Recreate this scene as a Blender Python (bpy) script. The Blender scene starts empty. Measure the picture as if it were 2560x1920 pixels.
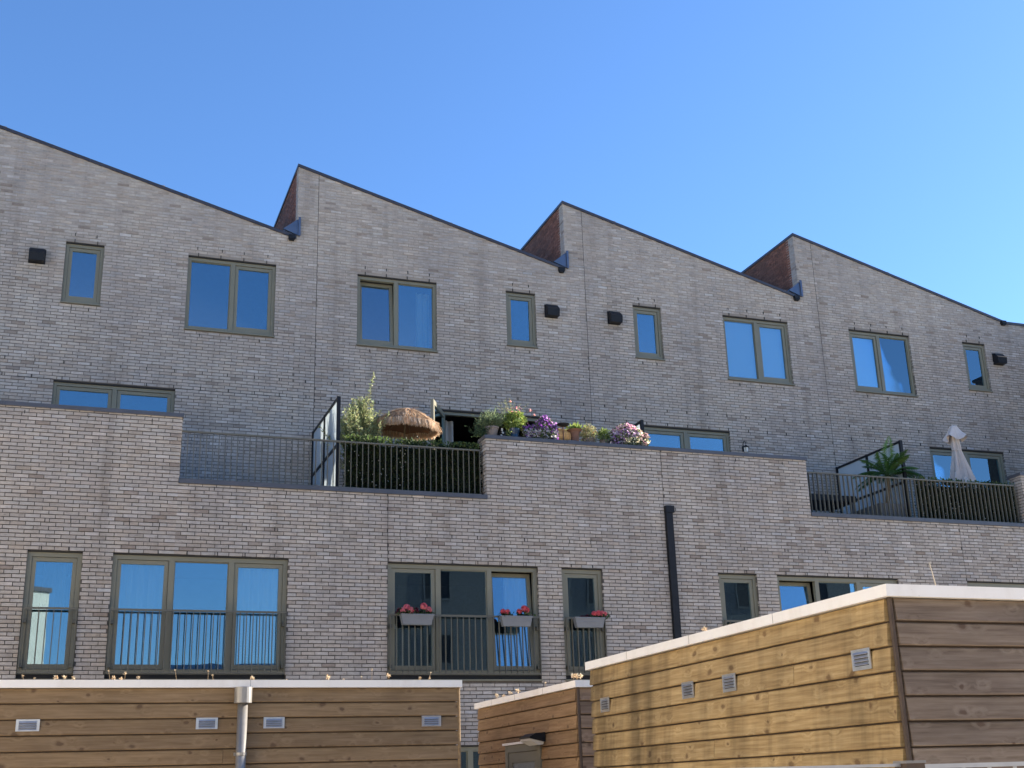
import bpy, bmesh, math, random
from mathutils import Vector, Matrix, Euler
R = math.radians
rnd = random.Random(7)
scene = bpy.context.scene
COL = scene.collection

# ------------------------------------------------------------------ camera
CAM = Vector((0, 0, 1.6))
yaw, pitch, roll = R(20.34546), R(18.321455), R(-1.7545178)
fw = Vector((math.sin(yaw)*math.cos(pitch), math.cos(yaw)*math.cos(pitch), math.sin(pitch)))
rt = Vector((math.cos(yaw), -math.sin(yaw), 0)); up = rt.cross(fw)
r2 = math.cos(roll)*rt + math.sin(roll)*up; u2 = -math.sin(roll)*rt + math.cos(roll)*up
cam = bpy.data.objects.new('camera', bpy.data.cameras.new('camera')); COL.objects.link(cam)
m = Matrix((r2, u2, -fw)).transposed().to_4x4(); m.translation = CAM
cam.matrix_world = m
cam.data.sensor_width = 36; cam.data.lens = 3056.44/2560*36
cam.data.clip_end = 3000
scene.camera = cam

# ------------------------------------------------------------------ light
SUN_EL, SUN_TH = R(25), R(3.5)          # height, and angle behind the plane of the facades
to_sun = Vector((math.cos(SUN_TH)*math.cos(SUN_EL), math.sin(SUN_TH)*math.cos(SUN_EL), math.sin(SUN_EL)))
w = bpy.data.worlds.new('World'); scene.world = w; w.use_nodes = True
nt = w.node_tree; nt.nodes.clear()
sky = nt.nodes.new('ShaderNodeTexSky'); sky.sky_type = 'NISHITA'; sky.sun_disc = False
sky.sun_elevation = SUN_EL; sky.sun_rotation = R(90) - SUN_TH
sky.air_density = 1.0; sky.dust_density = 0.35; sky.ozone_density = 8.0
bg = nt.nodes.new('ShaderNodeBackground'); bg.inputs['Strength'].default_value = 0.085
wo = nt.nodes.new('ShaderNodeOutputWorld')
nt.links.new(sky.outputs[0], bg.inputs[0]); nt.links.new(bg.outputs[0], wo.inputs[0])
sl = bpy.data.lights.new('sun', 'SUN'); sl.energy = 5.0; sl.angle = R(0.5); sl.color = (1, 0.89, 0.74)
so = bpy.data.objects.new('sun', sl); COL.objects.link(so)
so.rotation_euler = to_sun.to_track_quat('Z', 'Y').to_euler(); so.location = (60, 10, 40)
vs = scene.view_settings
vs.view_transform = 'Standard'; vs.look = 'None'; vs.gamma = 1; vs.use_curve_mapping = False
vs.exposure = 1.74

# ------------------------------------------------------------------ materials
def newmat(name):
    mt = bpy.data.materials.new(name); mt.use_nodes = True
    t = mt.node_tree; b = t.nodes['Principled BSDF']
    return mt, t, b
def N(t, typ, **kw):
    n = t.nodes.new(typ)
    for k, v in kw.items():
        if k.startswith('i_'):
            key = k[2:]; key = int(key) if key.isdigit() else key.replace('_', ' ')
            n.inputs[key].default_value = v
        else: setattr(n, k, v)
    return n
def c4(c): return (c[0], c[1], c[2], 1)
def ramp(t, fac, stops):
    n = t.nodes.new('ShaderNodeValToRGB'); e = n.color_ramp.elements
    while len(e) < len(stops): e.new(0.5)
    for k, (p, c) in enumerate(stops):
        e[k].position = p; e[k].color = c4(c) if not isinstance(c, (int, float)) else (c, c, c, 1)
    t.links.new(fac, n.inputs[0]); return n.outputs[0]
def mixc(t, fac, a, b, blend='MIX'):
    n = t.nodes.new('ShaderNodeMix'); n.data_type = 'RGBA'; n.blend_type = blend
    for s, v in ((0, fac), (6, a), (7, b)):
        if hasattr(v, 'is_output'): t.links.new(v, n.inputs[s])
        else: n.inputs[s].default_value = v if s == 0 else c4(v)
    return n.outputs[2]
def pos(t, scale=(1, 1, 1), offs=None):
    g = t.nodes.new('ShaderNodeNewGeometry'); mp = t.nodes.new('ShaderNodeMapping')
    mp.inputs['Scale'].default_value = scale
    t.links.new(g.outputs['Position'], mp.inputs[0])
    if offs is not None: t.links.new(offs, mp.inputs['Location'])
    return mp.outputs[0]
def noise(t, vec, scale, detail=3, rough=.55):
    n = N(t, 'ShaderNodeTexNoise'); n.inputs['Scale'].default_value = scale
    n.inputs['Detail'].default_value = detail; n.inputs['Roughness'].default_value = rough
    t.links.new(vec, n.inputs['Vector']); return n.outputs['Fac']
def bump(t, b, h, strength=.3, dist=.01):
    n = t.nodes.new('ShaderNodeBump'); n.inputs['Strength'].default_value = strength
    n.inputs['Distance'].default_value = dist
    t.links.new(h, n.inputs['Height']); t.links.new(n.outputs[0], b.inputs['Normal'])

def plain(name, c, rough=.6, metal=0, var=.12, scale=8, bmp=0, spec=.5):
    mt, t, b = newmat(name)
    v = noise(t, pos(t), scale, 4)
    lo = tuple(x*(1-var) for x in c); hi = tuple(min(1, x*(1+var)) for x in c)
    t.links.new(ramp(t, v, [(.3, lo), (.7, hi)]), b.inputs['Base Color'])
    b.inputs['Roughness'].default_value = rough; b.inputs['Metallic'].default_value = metal
    b.inputs['Specular IOR Level'].default_value = spec
    if bmp: bump(t, b, noise(t, pos(t), scale*8, 3), bmp, .004)
    return mt

def brick_mat():
    mt, t, b = newmat('brick')
    at = N(t, 'ShaderNodeAttribute', attribute_name='col')
    p = pos(t)
    n1 = noise(t, pos(t, (1, 1, 2.2)), 9, 6, .68); n2 = noise(t, p, 90, 3, .6); n3 = noise(t, p, .55, 3)
    c = mixc(t, 1.0, at.outputs['Color'], ramp(t, n1, [(.28, .66), (.42, .95), (.55, 1.03), (.75, 1.22)]), 'MULTIPLY')
    c = mixc(t, 1.0, c, ramp(t, n2, [(.3, .86), (.7, 1.12)]), 'MULTIPLY')
    c = mixc(t, 1.0, c, ramp(t, n3, [(.3, (.88, .88, .90)), (.7, (1.10, 1.08, 1.04))]), 'MULTIPLY')
    # rain runs and damp patches
    rs = noise(t, pos(t, (2.2, 2.2, .13)), 1.5, 4, .6)
    c = mixc(t, 1.0, c, ramp(t, rs, [(.28, (.78, .77, .76)), (.48, 1.0), (.72, (1.09, 1.08, 1.06))]), 'MULTIPLY')
    # lime bloom, in drifts
    drift = ramp(t, noise(t, pos(t), .42, 3, .5), [(.50, 0), (.66, 1)])
    bl = ramp(t, noise(t, pos(t, (4, 4, 15)), 1.1, 4, .7), [(.55, 0), (.68, .75)])
    bm2 = N(t, 'ShaderNodeMath', operation='MULTIPLY'); t.links.new(drift, bm2.inputs[0]); t.links.new(bl, bm2.inputs[1])
    c = mixc(t, bm2.outputs[0], c, (.50, .48, .455))
    t.links.new(c, b.inputs['Base Color']); b.inputs['Roughness'].default_value = .92
    b.inputs['Specular IOR Level'].default_value = .25
    bump(t, b, n1, .5, .006)
    return mt

def leaf_mat(name, trans=.45, rough=.55):
    mt, t, b = newmat(name)
    at = N(t, 'ShaderNodeAttribute', attribute_name='col')
    t.links.new(at.outputs['Color'], b.inputs['Base Color']); b.inputs['Roughness'].default_value = rough
    tr = N(t, 'ShaderNodeBsdfTranslucent'); t.links.new(at.outputs['Color'], tr.inputs[0])
    mx = N(t, 'ShaderNodeMixShader'); mx.inputs[0].default_value = trans
    t.links.new(b.outputs[0], mx.inputs[1]); t.links.new(tr.outputs[0], mx.inputs[2])
    t.links.new(mx.outputs[0], t.nodes['Material Output'].inputs[0])
    return mt

def wood_mat(name, axis, dark, mid, light, knot, sun_streak=0.0):
    mt, t, b = newmat(name)
    oi = N(t, 'ShaderNodeObjectInfo')
    cm = N(t, 'ShaderNodeCombineXYZ')
    ml = N(t, 'ShaderNodeMath', operation='MULTIPLY'); ml.inputs[1].default_value = 37.0
    t.links.new(oi.outputs['Random'], ml.inputs[0])
    for k in range(3): t.links.new(ml.outputs[0], cm.inputs[k])
    gs = (1.2, 1, 26) if axis == 'X' else (1, 1.2, 26)
    # knots first: they also bend the grain
    kv = N(t, 'ShaderNodeTexVoronoi'); kv.voronoi_dimensions = '2D'; kv.inputs['Scale'].default_value = 6.5
    kp = pos(t, (.72, .72, 1.0), cm.outputs[0]); sx_ = N(t, 'ShaderNodeSeparateXYZ'); t.links.new(kp, sx_.inputs[0])
    cb = N(t, 'ShaderNodeCombineXYZ'); t.links.new(sx_.outputs[axis], cb.inputs[0]); t.links.new(sx_.outputs['Z'], cb.inputs[1])
    # shape the knots: a little noise makes them ragged and slanted
    kn = N(t, 'ShaderNodeTexNoise'); kn.inputs['Scale'].default_value = 22; t.links.new(cb.outputs[0], kn.inputs['Vector'])
    va = N(t, 'ShaderNodeVectorMath', operation='MULTIPLY_ADD'); t.links.new(kn.outputs['Color'], va.inputs[0]); va.inputs[1].default_value = (.035, .035, 0); t.links.new(cb.outputs[0], va.inputs[2])
    t.links.new(va.outputs[0], kv.inputs['Vector'])
    grain_vec = pos(t, gs, cm.outputs[0])
    ad = N(t, 'ShaderNodeVectorMath', operation='MULTIPLY_ADD')
    kd = ramp(t, kv.outputs['Distance'], [(0, .5), (.30, 0)])
    t.links.new(kd, ad.inputs[0]); ad.inputs[1].default_value = (.8, .8, .9)
    t.links.new(grain_vec, ad.inputs[2])
    g = noise(t, ad.outputs[0], 2.0, 6, .62)
    c = ramp(t, g, [(.28, dark), (.5, mid), (.72, light)])
    # board to board tone
    c = mixc(t, 1.0, c, ramp(t, oi.outputs['Random'], [(0, (.84, .83, .84)), (1, (1.14, 1.12, 1.08))]), 'MULTIPLY')
    # broad weathering along the board
    wv = noise(t, pos(t, (1.1, 1.1, 2.4), cm.outputs[0]), 1.6, 4, .6)
    c = mixc(t, 1.0, c, ramp(t, wv, [(.3, .80), (.55, 1.0), (.75, 1.14)]), 'MULTIPLY')
    # knots kept only in some cells
    sep = N(t, 'ShaderNodeSeparateColor'); t.links.new(kv.outputs['Color'], sep.inputs[0])
    kz = N(t, 'ShaderNodeMath', operation='ADD'); t.links.new(sep.outputs[1], kz.inputs[0]); kz.inputs[1].default_value = .38
    kdv = N(t, 'ShaderNodeMath', operation='DIVIDE'); t.links.new(kv.outputs['Distance'], kdv.inputs[0]); t.links.new(kz.outputs[0], kdv.inputs[1])
    keep = ramp(t, sep.outputs[0], [(.50, 0), (.56, 1)])
    kk = ramp(t, kdv.outputs[0], [(.0, 1), (.065, .9), (.095, .35), (.18, 0)])
    halo = ramp(t, kdv.outputs[0], [(.09, 0), (.13, .30), (.26, 0)])
    c = mixc(t, halo, c, light)
    km = N(t, 'ShaderNodeMath', operation='MULTIPLY'); t.links.new(keep, km.inputs[0]); t.links.new(kk, km.inputs[1])
    k2 = N(t, 'ShaderNodeMath', operation='MULTIPLY'); t.links.new(km.outputs[0], k2.inputs[0]); k2.inputs[1].default_value = .8
    c = mixc(t, k2.outputs[0], c, knot)
    if sun_streak:
        # streaks standing in for window-thrown sun patches and bar shadows, painted into the boards
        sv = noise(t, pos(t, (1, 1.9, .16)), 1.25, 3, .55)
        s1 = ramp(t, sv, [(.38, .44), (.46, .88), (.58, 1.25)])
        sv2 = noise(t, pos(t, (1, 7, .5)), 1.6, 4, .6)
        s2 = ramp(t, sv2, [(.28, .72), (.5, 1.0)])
        c = mixc(t, sun_streak, c, mixc(t, 1.0, c, s1, 'MULTIPLY'))
        c = mixc(t, sun_streak, c, mixc(t, 1.0, c, s2, 'MULTIPLY'))
    t.links.new(c, b.inputs['Base Color']); b.inputs['Roughness'].default_value = .72
    b.inputs['Specular IOR Level'].default_value = .3
    bump(t, b, g, .35, .003)
    return mt

def glass_mat(name, refl=.30, tint=(.80, .88, .90), wob=.0):
    mt, t, b = newmat(name); t.nodes.remove(b)
    gl = N(t, 'ShaderNodeBsdfGlossy'); gl.inputs['Roughness'].default_value = 0.0
    gl.inputs['Color'].default_value = (.62, .86, 1.0, 1)
    tr = N(t, 'ShaderNodeBsdfTransparent'); tr.inputs['Color'].default_value = c4(tint)
    fr = N(t, 'ShaderNodeFresnel'); fr.inputs['IOR'].default_value = 1.5
    ad = N(t, 'ShaderNodeMath', operation='MULTIPLY_ADD', use_clamp=True)
    ad.inputs[1].default_value = 1.1; ad.inputs[2].default_value = refl-.044
    t.links.new(fr.outputs[0], ad.inputs[0])
    mx = N(t, 'ShaderNodeMixShader'); t.links.new(ad.outputs[0], mx.inputs[0])
    t.links.new(tr.outputs[0], mx.inputs[1]); t.links.new(gl.outputs[0], mx.inputs[2])
    nb = N(t, 'ShaderNodeBump'); nb.inputs['Strength'].default_value = .03; nb.inputs['Distance'].default_value = .02
    t.links.new(noise(t, pos(t), 1.6, 1), nb.inputs['Height']); t.links.new(nb.outputs[0], gl.inputs['Normal'])
    t.links.new(mx.outputs[0], t.nodes['Material Output'].inputs[0])
    return mt

def frosted_mat():
    mt, t, b = newmat('frosted_glass')
    b.inputs['Base Color'].default_value = (.46, .51, .55, 1); b.inputs['Roughness'].default_value = .35
    tr = N(t, 'ShaderNodeBsdfTranslucent'); tr.inputs[0].default_value = (.80, .86, .88, 1)
    mx = N(t, 'ShaderNodeMixShader'); mx.inputs[0].default_value = .42
    t.links.new(b.outputs[0], mx.inputs[1]); t.links.new(tr.outputs[0], mx.inputs[2])
    t.links.new(mx.outputs[0], t.nodes['Material Output'].inputs[0])
    return mt

def redbrick_mat():
    mt, t, b = newmat('red_brick')
    at = N(t, 'ShaderNodeAttribute', attribute_name='col')
    n1 = noise(t, pos(t), 20, 4)
    c = mixc(t, 1.0, at.outputs['Color'], ramp(t, n1, [(.3, .6), (.7, 1.35)]), 'MULTIPLY')
    t.links.new(c, b.inputs['Base Color']); b.inputs['Roughness'].default_value = .9
    return mt

def mortar_up_mat():
    # two batches of pointing: dark below, pale towards the gables
    mt, t, b = newmat('mortar_upper')
    g = t.nodes.new('ShaderNodeNewGeometry'); sx_ = N(t, 'ShaderNodeSeparateXYZ'); t.links.new(g.outputs['Position'], sx_.inputs[0])
    n = noise(t, pos(t), .5, 3); ma = N(t, 'ShaderNodeMath', operation='MULTIPLY_ADD'); t.links.new(n, ma.inputs[0]); ma.inputs[1].default_value = 4.0; t.links.new(sx_.outputs['Z'], ma.inputs[2])
    mr = N(t, 'ShaderNodeMapRange'); t.links.new(ma.outputs[0], mr.inputs[0]); mr.inputs[1].default_value = 12.2; mr.inputs[2].default_value = 15.0
    c = mixc(t, mr.outputs[0], (.14, .124, .108), (.35, .318, .28))
    t.links.new(c, b.inputs['Base Color']); b.inputs['Roughness'].default_value = .95
    return mt

def coping_mat():
    mt, t, b = newmat('white_coping')
    v = noise(t, pos(t, (1, 1, .4)), 3, 5, .7)
    c = ramp(t, v, [(.25, (.76, .71, .63)), (.5, (.86, .82, .75)), (.8, (.88, .85, .79))])
    sp = noise(t, pos(t), 60, 3, .7)
    c = mixc(t, ramp(t, sp, [(.66, 0), (.75, .5)]), c, (.45, .42, .36))
    t.links.new(c, b.inputs['Base Color']); b.inputs['Roughness'].default_value = .55
    return mt

M = dict(
    brick=brick_mat(), red=redbrick_mat(),
    mortar_low=plain('mortar_lower', (.092, .083, .076), .95, var=.3, scale=14, bmp=.4),
    mortar_up=mortar_up_mat(),
    frame=plain('green_grey_frame', (.172, .166, .118), .45, var=.06, scale=3),
    rail=plain('railing_paint', (.105, .10, .075), .4, var=.08, scale=5),
    dark=plain('dark_gap', (.02, .02, .02), .8),
    black=plain('black_metal', (.011, .012, .015), .5, var=.2, spec=.25),
    verge=plain('dark_verge_metal', (.055, .052, .062), .4, metal=.3, var=.15, scale=3),
    coping=plain('grey_coping_metal', (.075, .078, .09), .42, metal=.2, var=.12, scale=3),
    gutter=plain('blue_grey_metal', (.10, .13, .19), .35, metal=.5, var=.12, scale=4),
    white=coping_mat(),
    zinc=plain('zinc', (.26, .25, .235), .38, metal=.45, var=.12, scale=9),
    alu=plain('aluminium', (.58, .58, .58), .32, metal=.9, var=.1, scale=12),
    glass=glass_mat('window_glass', .225), frosted=frosted_mat(),
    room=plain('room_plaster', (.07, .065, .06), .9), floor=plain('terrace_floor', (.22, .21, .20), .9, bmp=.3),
    roof=plain('roof_felt', (.06, .06, .065), .9, bmp=.3),
    curtain=leaf_mat('curtain_cloth', .35, .9), leaf=leaf_mat('foliage', .52), petal=leaf_mat('petals', .62, .6),
    straw=leaf_mat('straw', .42, .8),
    stem=plain('woody_stem', (.16, .12, .07), .8, bmp=.4, scale=20),
    terracotta=plain('terracotta', (.17, .085, .055), .8, var=.2, scale=9, bmp=.3),
    claypot=plain('grey_clay', (.17, .145, .13), .85, var=.15, scale=9, bmp=.3),
    bluepot=plain('blue_glaze', (.02, .045, .085), .15, var=.3, scale=14),
    boxgrey=plain('grey_plastic', (.165, .175, .19), .4, var=.05),
    wicker=plain('wicker', (.66, .38, .14), .8, var=.25, scale=40, bmp=.8),
    canvas=plain('beige_canvas', (.56, .50, .46), .9, var=.06, scale=6),
    planter=plain('charcoal_planter', (.11, .115, .12), .6, var=.15),
    lampglass=plain('lamp_diffuser', (.62, .60, .55), .35, var=.05),
    door=plain('shed_door_paint', (.17, .165, .125), .45, var=.06),
    doorpanel=plain('door_panel', (.19, .21, .21), .25, var=.15, scale=60),
    post=plain('shed_corner_batten', (.075, .050, .033), .8, var=.2, scale=10),
    wood_left=wood_mat('wood_left', 'X', (.172, .110, .054), (.235, .158, .082), (.295, .206, .116), (.092, .053, .028)),
    wood_mid=wood_mat('wood_mid', 'Y', (.19, .112, .050), (.265, .165, .082), (.33, .22, .118), (.10, .055, .026)),
    wood_midx=wood_mat('wood_mid_front', 'X', (.15, .095, .055), (.24, .16, .10), (.31, .22, .145), (.09, .05, .03)),
    wood_gold=wood_mat('wood_golden', 'Y', (.205, .130, .052), (.31, .213, .095), (.41, .30, .148), (.105, .056, .024), sun_streak=.85),
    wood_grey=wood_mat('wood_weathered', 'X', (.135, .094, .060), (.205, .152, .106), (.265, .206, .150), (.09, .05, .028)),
    paving=plain('paving', (.56, .50, .41), .9, var=.2, scale=2, bmp=.3),
    steel=plain('galvanised', (.55, .56, .57), .35, metal=.7, var=.1),
    wall_cream=plain('cream_render', (.62, .58, .50), .9, var=.05, scale=2),
    wall_dark=plain('dark_brickwork', (.075, .08, .085), .9, var=.35, scale=12, bmp=.4),
)

# ------------------------------------------------------------------ mesh helpers
class MB:
    def __init__(s): s.v = []; s.f = []; s.c = []; s.smooth = False
    def poly(s, pts, col=None):
        n = len(s.v); s.v += [tuple(p) for p in pts]; s.f.append(tuple(range(n, n+len(pts)))); s.c.append(col)
    def box(s, a, b, col=None):
        (x0, y0, z0), (x1, y1, z1) = a, b
        n = len(s.v)
        s.v += [(x0,y0,z0),(x1,y0,z0),(x1,y1,z0),(x0,y1,z0),(x0,y0,z1),(x1,y0,z1),(x1,y1,z1),(x0,y1,z1)]
        for q in ((0,3,2,1),(4,5,6,7),(0,1,5,4),(1,2,6,5),(2,3,7,6),(3,0,4,7)):
            s.f.append(tuple(n+i for i in q)); s.c.append(col)
    def prism(s, outline, ext, col=None):
        """outline: 3-D polygon, ext: extrusion vector"""
        e = Vector(ext); n = len(s.v); k = len(outline)
        s.v += [tuple(p) for p in outline] + [tuple(Vector(p)+e) for p in outline]
        s.f.append(tuple(range(n, n+k))); s.c.append(col)
        s.f.append(tuple(range(n+2*k-1, n+k-1, -1))); s.c.append(col)
        for i in range(k):
            j = (i+1) % k
            s.f.append((n+i, n+k+i, n+k+j, n+j)); s.c.append(col)
    def tube(s, path, rad, seg=8, col=None, cap=True):
        rads = rad if isinstance(rad, (list, tuple)) else [rad]*len(path)
        n = len(s.v); P = [Vector(p) for p in path]
        for i, p in enumerate(P):
            d = (P[min(i+1, len(P)-1)] - P[max(i-1, 0)]).normalized()
            a = d.cross(Vector((0, 0, 1)))
            if a.length < .05: a = d.cross(Vector((1, 0, 0)))
            a.normalize(); b2 = d.cross(a)
            for k in range(seg):
                t = 2*math.pi*k/seg
                s.v.append(tuple(p + rads[i]*(math.cos(t)*a + math.sin(t)*b2)))
        for i in range(len(P)-1):
            for k in range(seg):
                k2 = (k+1) % seg
                s.f.append((n+i*seg+k, n+i*seg+k2, n+(i+1)*seg+k2, n+(i+1)*seg+k)); s.c.append(col)
        if cap:
            s.f.append(tuple(n+k for k in reversed(range(seg)))); s.c.append(col)
            s.f.append(tuple(n+(len(P)-1)*seg+k for k in range(seg))); s.c.append(col)
    def lathe(s, cx, cy, prof, seg=20, col=None):
        s.tube([(cx, cy, z) for r, z in prof], [r for r, z in prof], seg, col)
    def mesh(s, name):
        me = bpy.data.meshes.new(name); me.from_pydata(s.v, [], s.f)
        if any(c is not None for c in s.c):
            at = me.color_attributes.new('col', 'FLOAT_COLOR', 'CORNER')
            buf = []
            for f, c in zip(s.f, s.c):
                if c and isinstance(c[0], (tuple, list)):
                    for q in c: buf += [q[0], q[1], q[2], 1]
                else:
                    c = c or (1, 1, 1)
                    buf += [c[0], c[1], c[2], 1]*len(f)
            at.data.foreach_set('color', buf)
        if s.smooth: me.polygons.foreach_set('use_smooth', [True]*len(me.polygons))
        return me

def top_loc(o):
    while o.parent: o = o.parent
    return o.location
def part(name, mb, mat, parent=None, label=None, kind=None):
    me = mb.mesh(name) if isinstance(mb, MB) else mb
    if mat and not me.materials: me.materials.append(M[mat] if isinstance(mat, str) else mat)
    o = bpy.data.objects.new(name, me); COL.objects.link(o)
    if parent:
        o.parent = parent
        o.matrix_parent_inverse = Matrix.Translation(-parent.location) if parent.type == 'EMPTY' else Matrix.Identity(4)
    if label: o['label'] = label
    if kind: o['kind'] = kind
    return o
def thing(name, label, cat, loc, group=None):
    o = bpy.data.objects.new(name, None); COL.objects.link(o); o.location = loc
    o.empty_display_size = .2; o['label'] = label; o['category'] = cat
    if group: o['group'] = group
    return o
def single(name, mb, mat, label, cat, group=None, kind=None):
    o = part(name, mb, mat); o['label'] = label; o['category'] = cat
    if group: o['group'] = group
    if kind: o['kind'] = kind
    return o
def struct(name, mb, mat, label=None):
    o = part(name, mb, mat); o['kind'] = 'structure'
    if label: o['label'] = label
    return o
def B(a, b):
    q = MB(); q.box(a, b); return q

# ------------------------------------------------------------------ dimensions (metres, read off the photograph)
YL, YU = 20.0, 22.7             # planes of the lower and the upper facade
EX = {-1: -7.67, 0: -1.70, 1: 4.277, 2: 10.195, 3: 16.165, 4: 22.12}   # party lines, upper floors
EL = {-1: -9.4, 0: -2.3, 1: 5.08, 2: 10.352, 3: 17.035, 4: 23.4}      # joints of the lower facade
PK = {-1: -8.09, 0: -2.12, 1: 3.855, 2: 9.752, 3: 15.70, 4: 21.70}     # where each saw-tooth roof peaks
ZP, ZV = 14.03, 12.42
ZT = 6.50                       # terrace level
SL = (ZP - ZV)/5.86
def roof_z(i, x): return max(ZV-.02, ZP - SL*(x - PK[i]))

ground = MB(); ground.poly([(-900, -900, 0), (900, -900, 0), (900, 900, 0), (-900, 900, 0)])
struct('ground', ground, 'paving')

# ------------------------------------------------------------------ brickwork
def brick_colour(r):
    k = r.random(); g = min(1.14, max(.84, r.gauss(1.0, .048)))
    c = (.368, .341, .310)
    if k > .85: c = (.335, .302, .266)
    if k > .975: c = (.26, .226, .198)
    if k < .05: c = (.43, .405, .38)
    h = r.gauss(0, .018)
    return (c[0]*g*(1+h), c[1]*g, c[2]*g*(1-h))
def red_colour(r):
    j = r.uniform(.7, 1.3); return (.19*j, .075*j, .045*j)

COURSE = .0625
def courses(fr, u0, u1, z0, z1, holes=(), top=None, zref=0.0, seed=1, hb=.0485, lb=.209, jh=.012):
    """lay bricks on a plane; yields (u0,u1,z0,z1a,z1b): top may slope"""
    r = random.Random(seed)
    k0 = math.floor((z0 - zref)/COURSE + .01)
    k = k0
    while True:
        zb = zref + k*COURSE; zt = zb + hb
        if zb >= z1 - .02: break
        if zb < z0 - .02: k += 1; continue
        zt = min(zt, z1)
        segs = [(u0, u1)]
        for (a, b, c, d) in holes:
            if zt > c + .004 and zb < d - .004:
                ns = []
                for s, e in segs:
                    if b <= s or a >= e: ns.append((s, e)); continue
                    if a - s > .02: ns.append((s, a))
                    if e - b > .02: ns.append((b, e))
                segs = ns
        off = (k % 2)*.11 + r.uniform(-.018, .018)
        P = lb + jh
        for s, e in segs:
            n = math.floor((s - off)/P)
            cuts = []
            while n*P + off < e:
                a = max(s, n*P + off); b = min(e, n*P + off + lb)
                if b - a > .015: cuts.append([a, b])
                n += 1
            if len(cuts) > 1 and cuts[0][1]-cuts[0][0] < .05: cuts[1][0] = cuts[0][0]; cuts.pop(0)
            if len(cuts) > 1 and cuts[-1][1]-cuts[-1][0] < .05: cuts[-2][1] = cuts[-1][1]; cuts.pop()
            for a, b in cuts:
                ta, tb = zt, zt
                if top:
                    ta, tb = min(zt, top(a)), min(zt, top(b))
                    if max(ta, tb) < zb + .012: continue
                    ta, tb = max(ta, zb+.002), max(tb, zb+.002)
                yield (a, b, zb, ta, tb)
        k += 1
def lay(mb, fr, gen, seed, proud=.010, depth=.10, colour=brick_colour, skip=None):
    """fr(u, z, d): world point; d is how far it stands out from the mortar face"""
    r = random.Random(seed)
    for q in gen:
        a, b, zb, ta, tb = q
        if skip and skip(q): r.random(); continue
        j = lambda s=.0022: r.uniform(-s, s)
        d = proud + r.uniform(-.003, .005)
        f4 = [fr(a+j(), zb+j(), d+j(.0015)), fr(b+j(), zb+j(), d+j(.0015)), fr(b+j(), tb+j(), d+j(.0015)), fr(a+j(), ta+j(), d+j(.0015))]
        g4 = [fr(a, zb, d-depth), fr(b, zb, d-depth), fr(b, tb, d-depth), fr(a, ta, d-depth)]
        n = len(mb.v); mb.v += [tuple(p) for p in f4+g4]; c = colour(r)
        for f in ((0,1,2,3),(0,4,5,1),(1,5,6,2),(2,6,7,3),(3,7,4,0)):
            mb.f.append(tuple(n+i for i in f)); mb.c.append(c)

def front(Y): return lambda u, z, d: (u, Y - d, z)
def leftface(X): return lambda u, z, d: (X - d, u, z)     # faces -X, u runs along Y
def rightface(X): return lambda u, z, d: (X + d, u, z)

# shared meshes for single bricks
VAR = []
for k in range(28):
    r = random.Random(500+k); q = MB()
    lay(q, lambda u, z, d: (u, -d, z), [(-.1045, .1045, -.02425, .02425, .02425)], 900+k)
    me = q.mesh('brick'); me.materials.append(M['brick']); VAR.append(me)

def wall_core(x0, x1, z0, z1, Yf, thick, holes, extra=None):
    """mortar body with openings: only the faces between solid and void"""
    q = MB()
    xs = sorted({x0, x1, *[h[0] for h in holes], *[h[1] for h in holes]}); xs = [x for x in xs if x0 <= x <= x1]
    zs = sorted({z0, z1, *[h[2] for h in holes], *[h[3] for h in holes]}); zs = [z for z in zs if z0 <= z <= z1]
    nx, nz = len(xs)-1, len(zs)-1
    def solid(i, k):
        if not (0 <= i < nx and 0 <= k < nz): return False
        cx, cz = (xs[i]+xs[i+1])/2, (zs[k]+zs[k+1])/2
        return not any(h[0] < cx < h[1] and h[2] < cz < h[3] for h in holes)
    Yb = Yf + thick
    for i in range(nx):
        for k in range(nz):
            if not solid(i, k): continue
            a, b, c, d = xs[i], xs[i+1], zs[k], zs[k+1]
            q.poly([(a,Yf,c),(b,Yf,c),(b,Yf,d),(a,Yf,d)]); q.poly([(a,Yb,c),(a,Yb,d),(b,Yb,d),(b,Yb,c)])
            if not solid(i-1, k): q.poly([(a,Yf,c),(a,Yf,d),(a,Yb,d),(a,Yb,c)])
            if not solid(i+1, k): q.poly([(b,Yf,c),(b,Yb,c),(b,Yb,d),(b,Yf,d)])
            if not solid(i, k-1): q.poly([(a,Yf,c),(a,Yb,c),(b,Yb,c),(b,Yf,c)])
            if not solid(i, k+1): q.poly([(a,Yf,d),(b,Yf,d),(b,Yb,d),(a,Yb,d)])
    if extra: extra(q)
    return q

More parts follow.
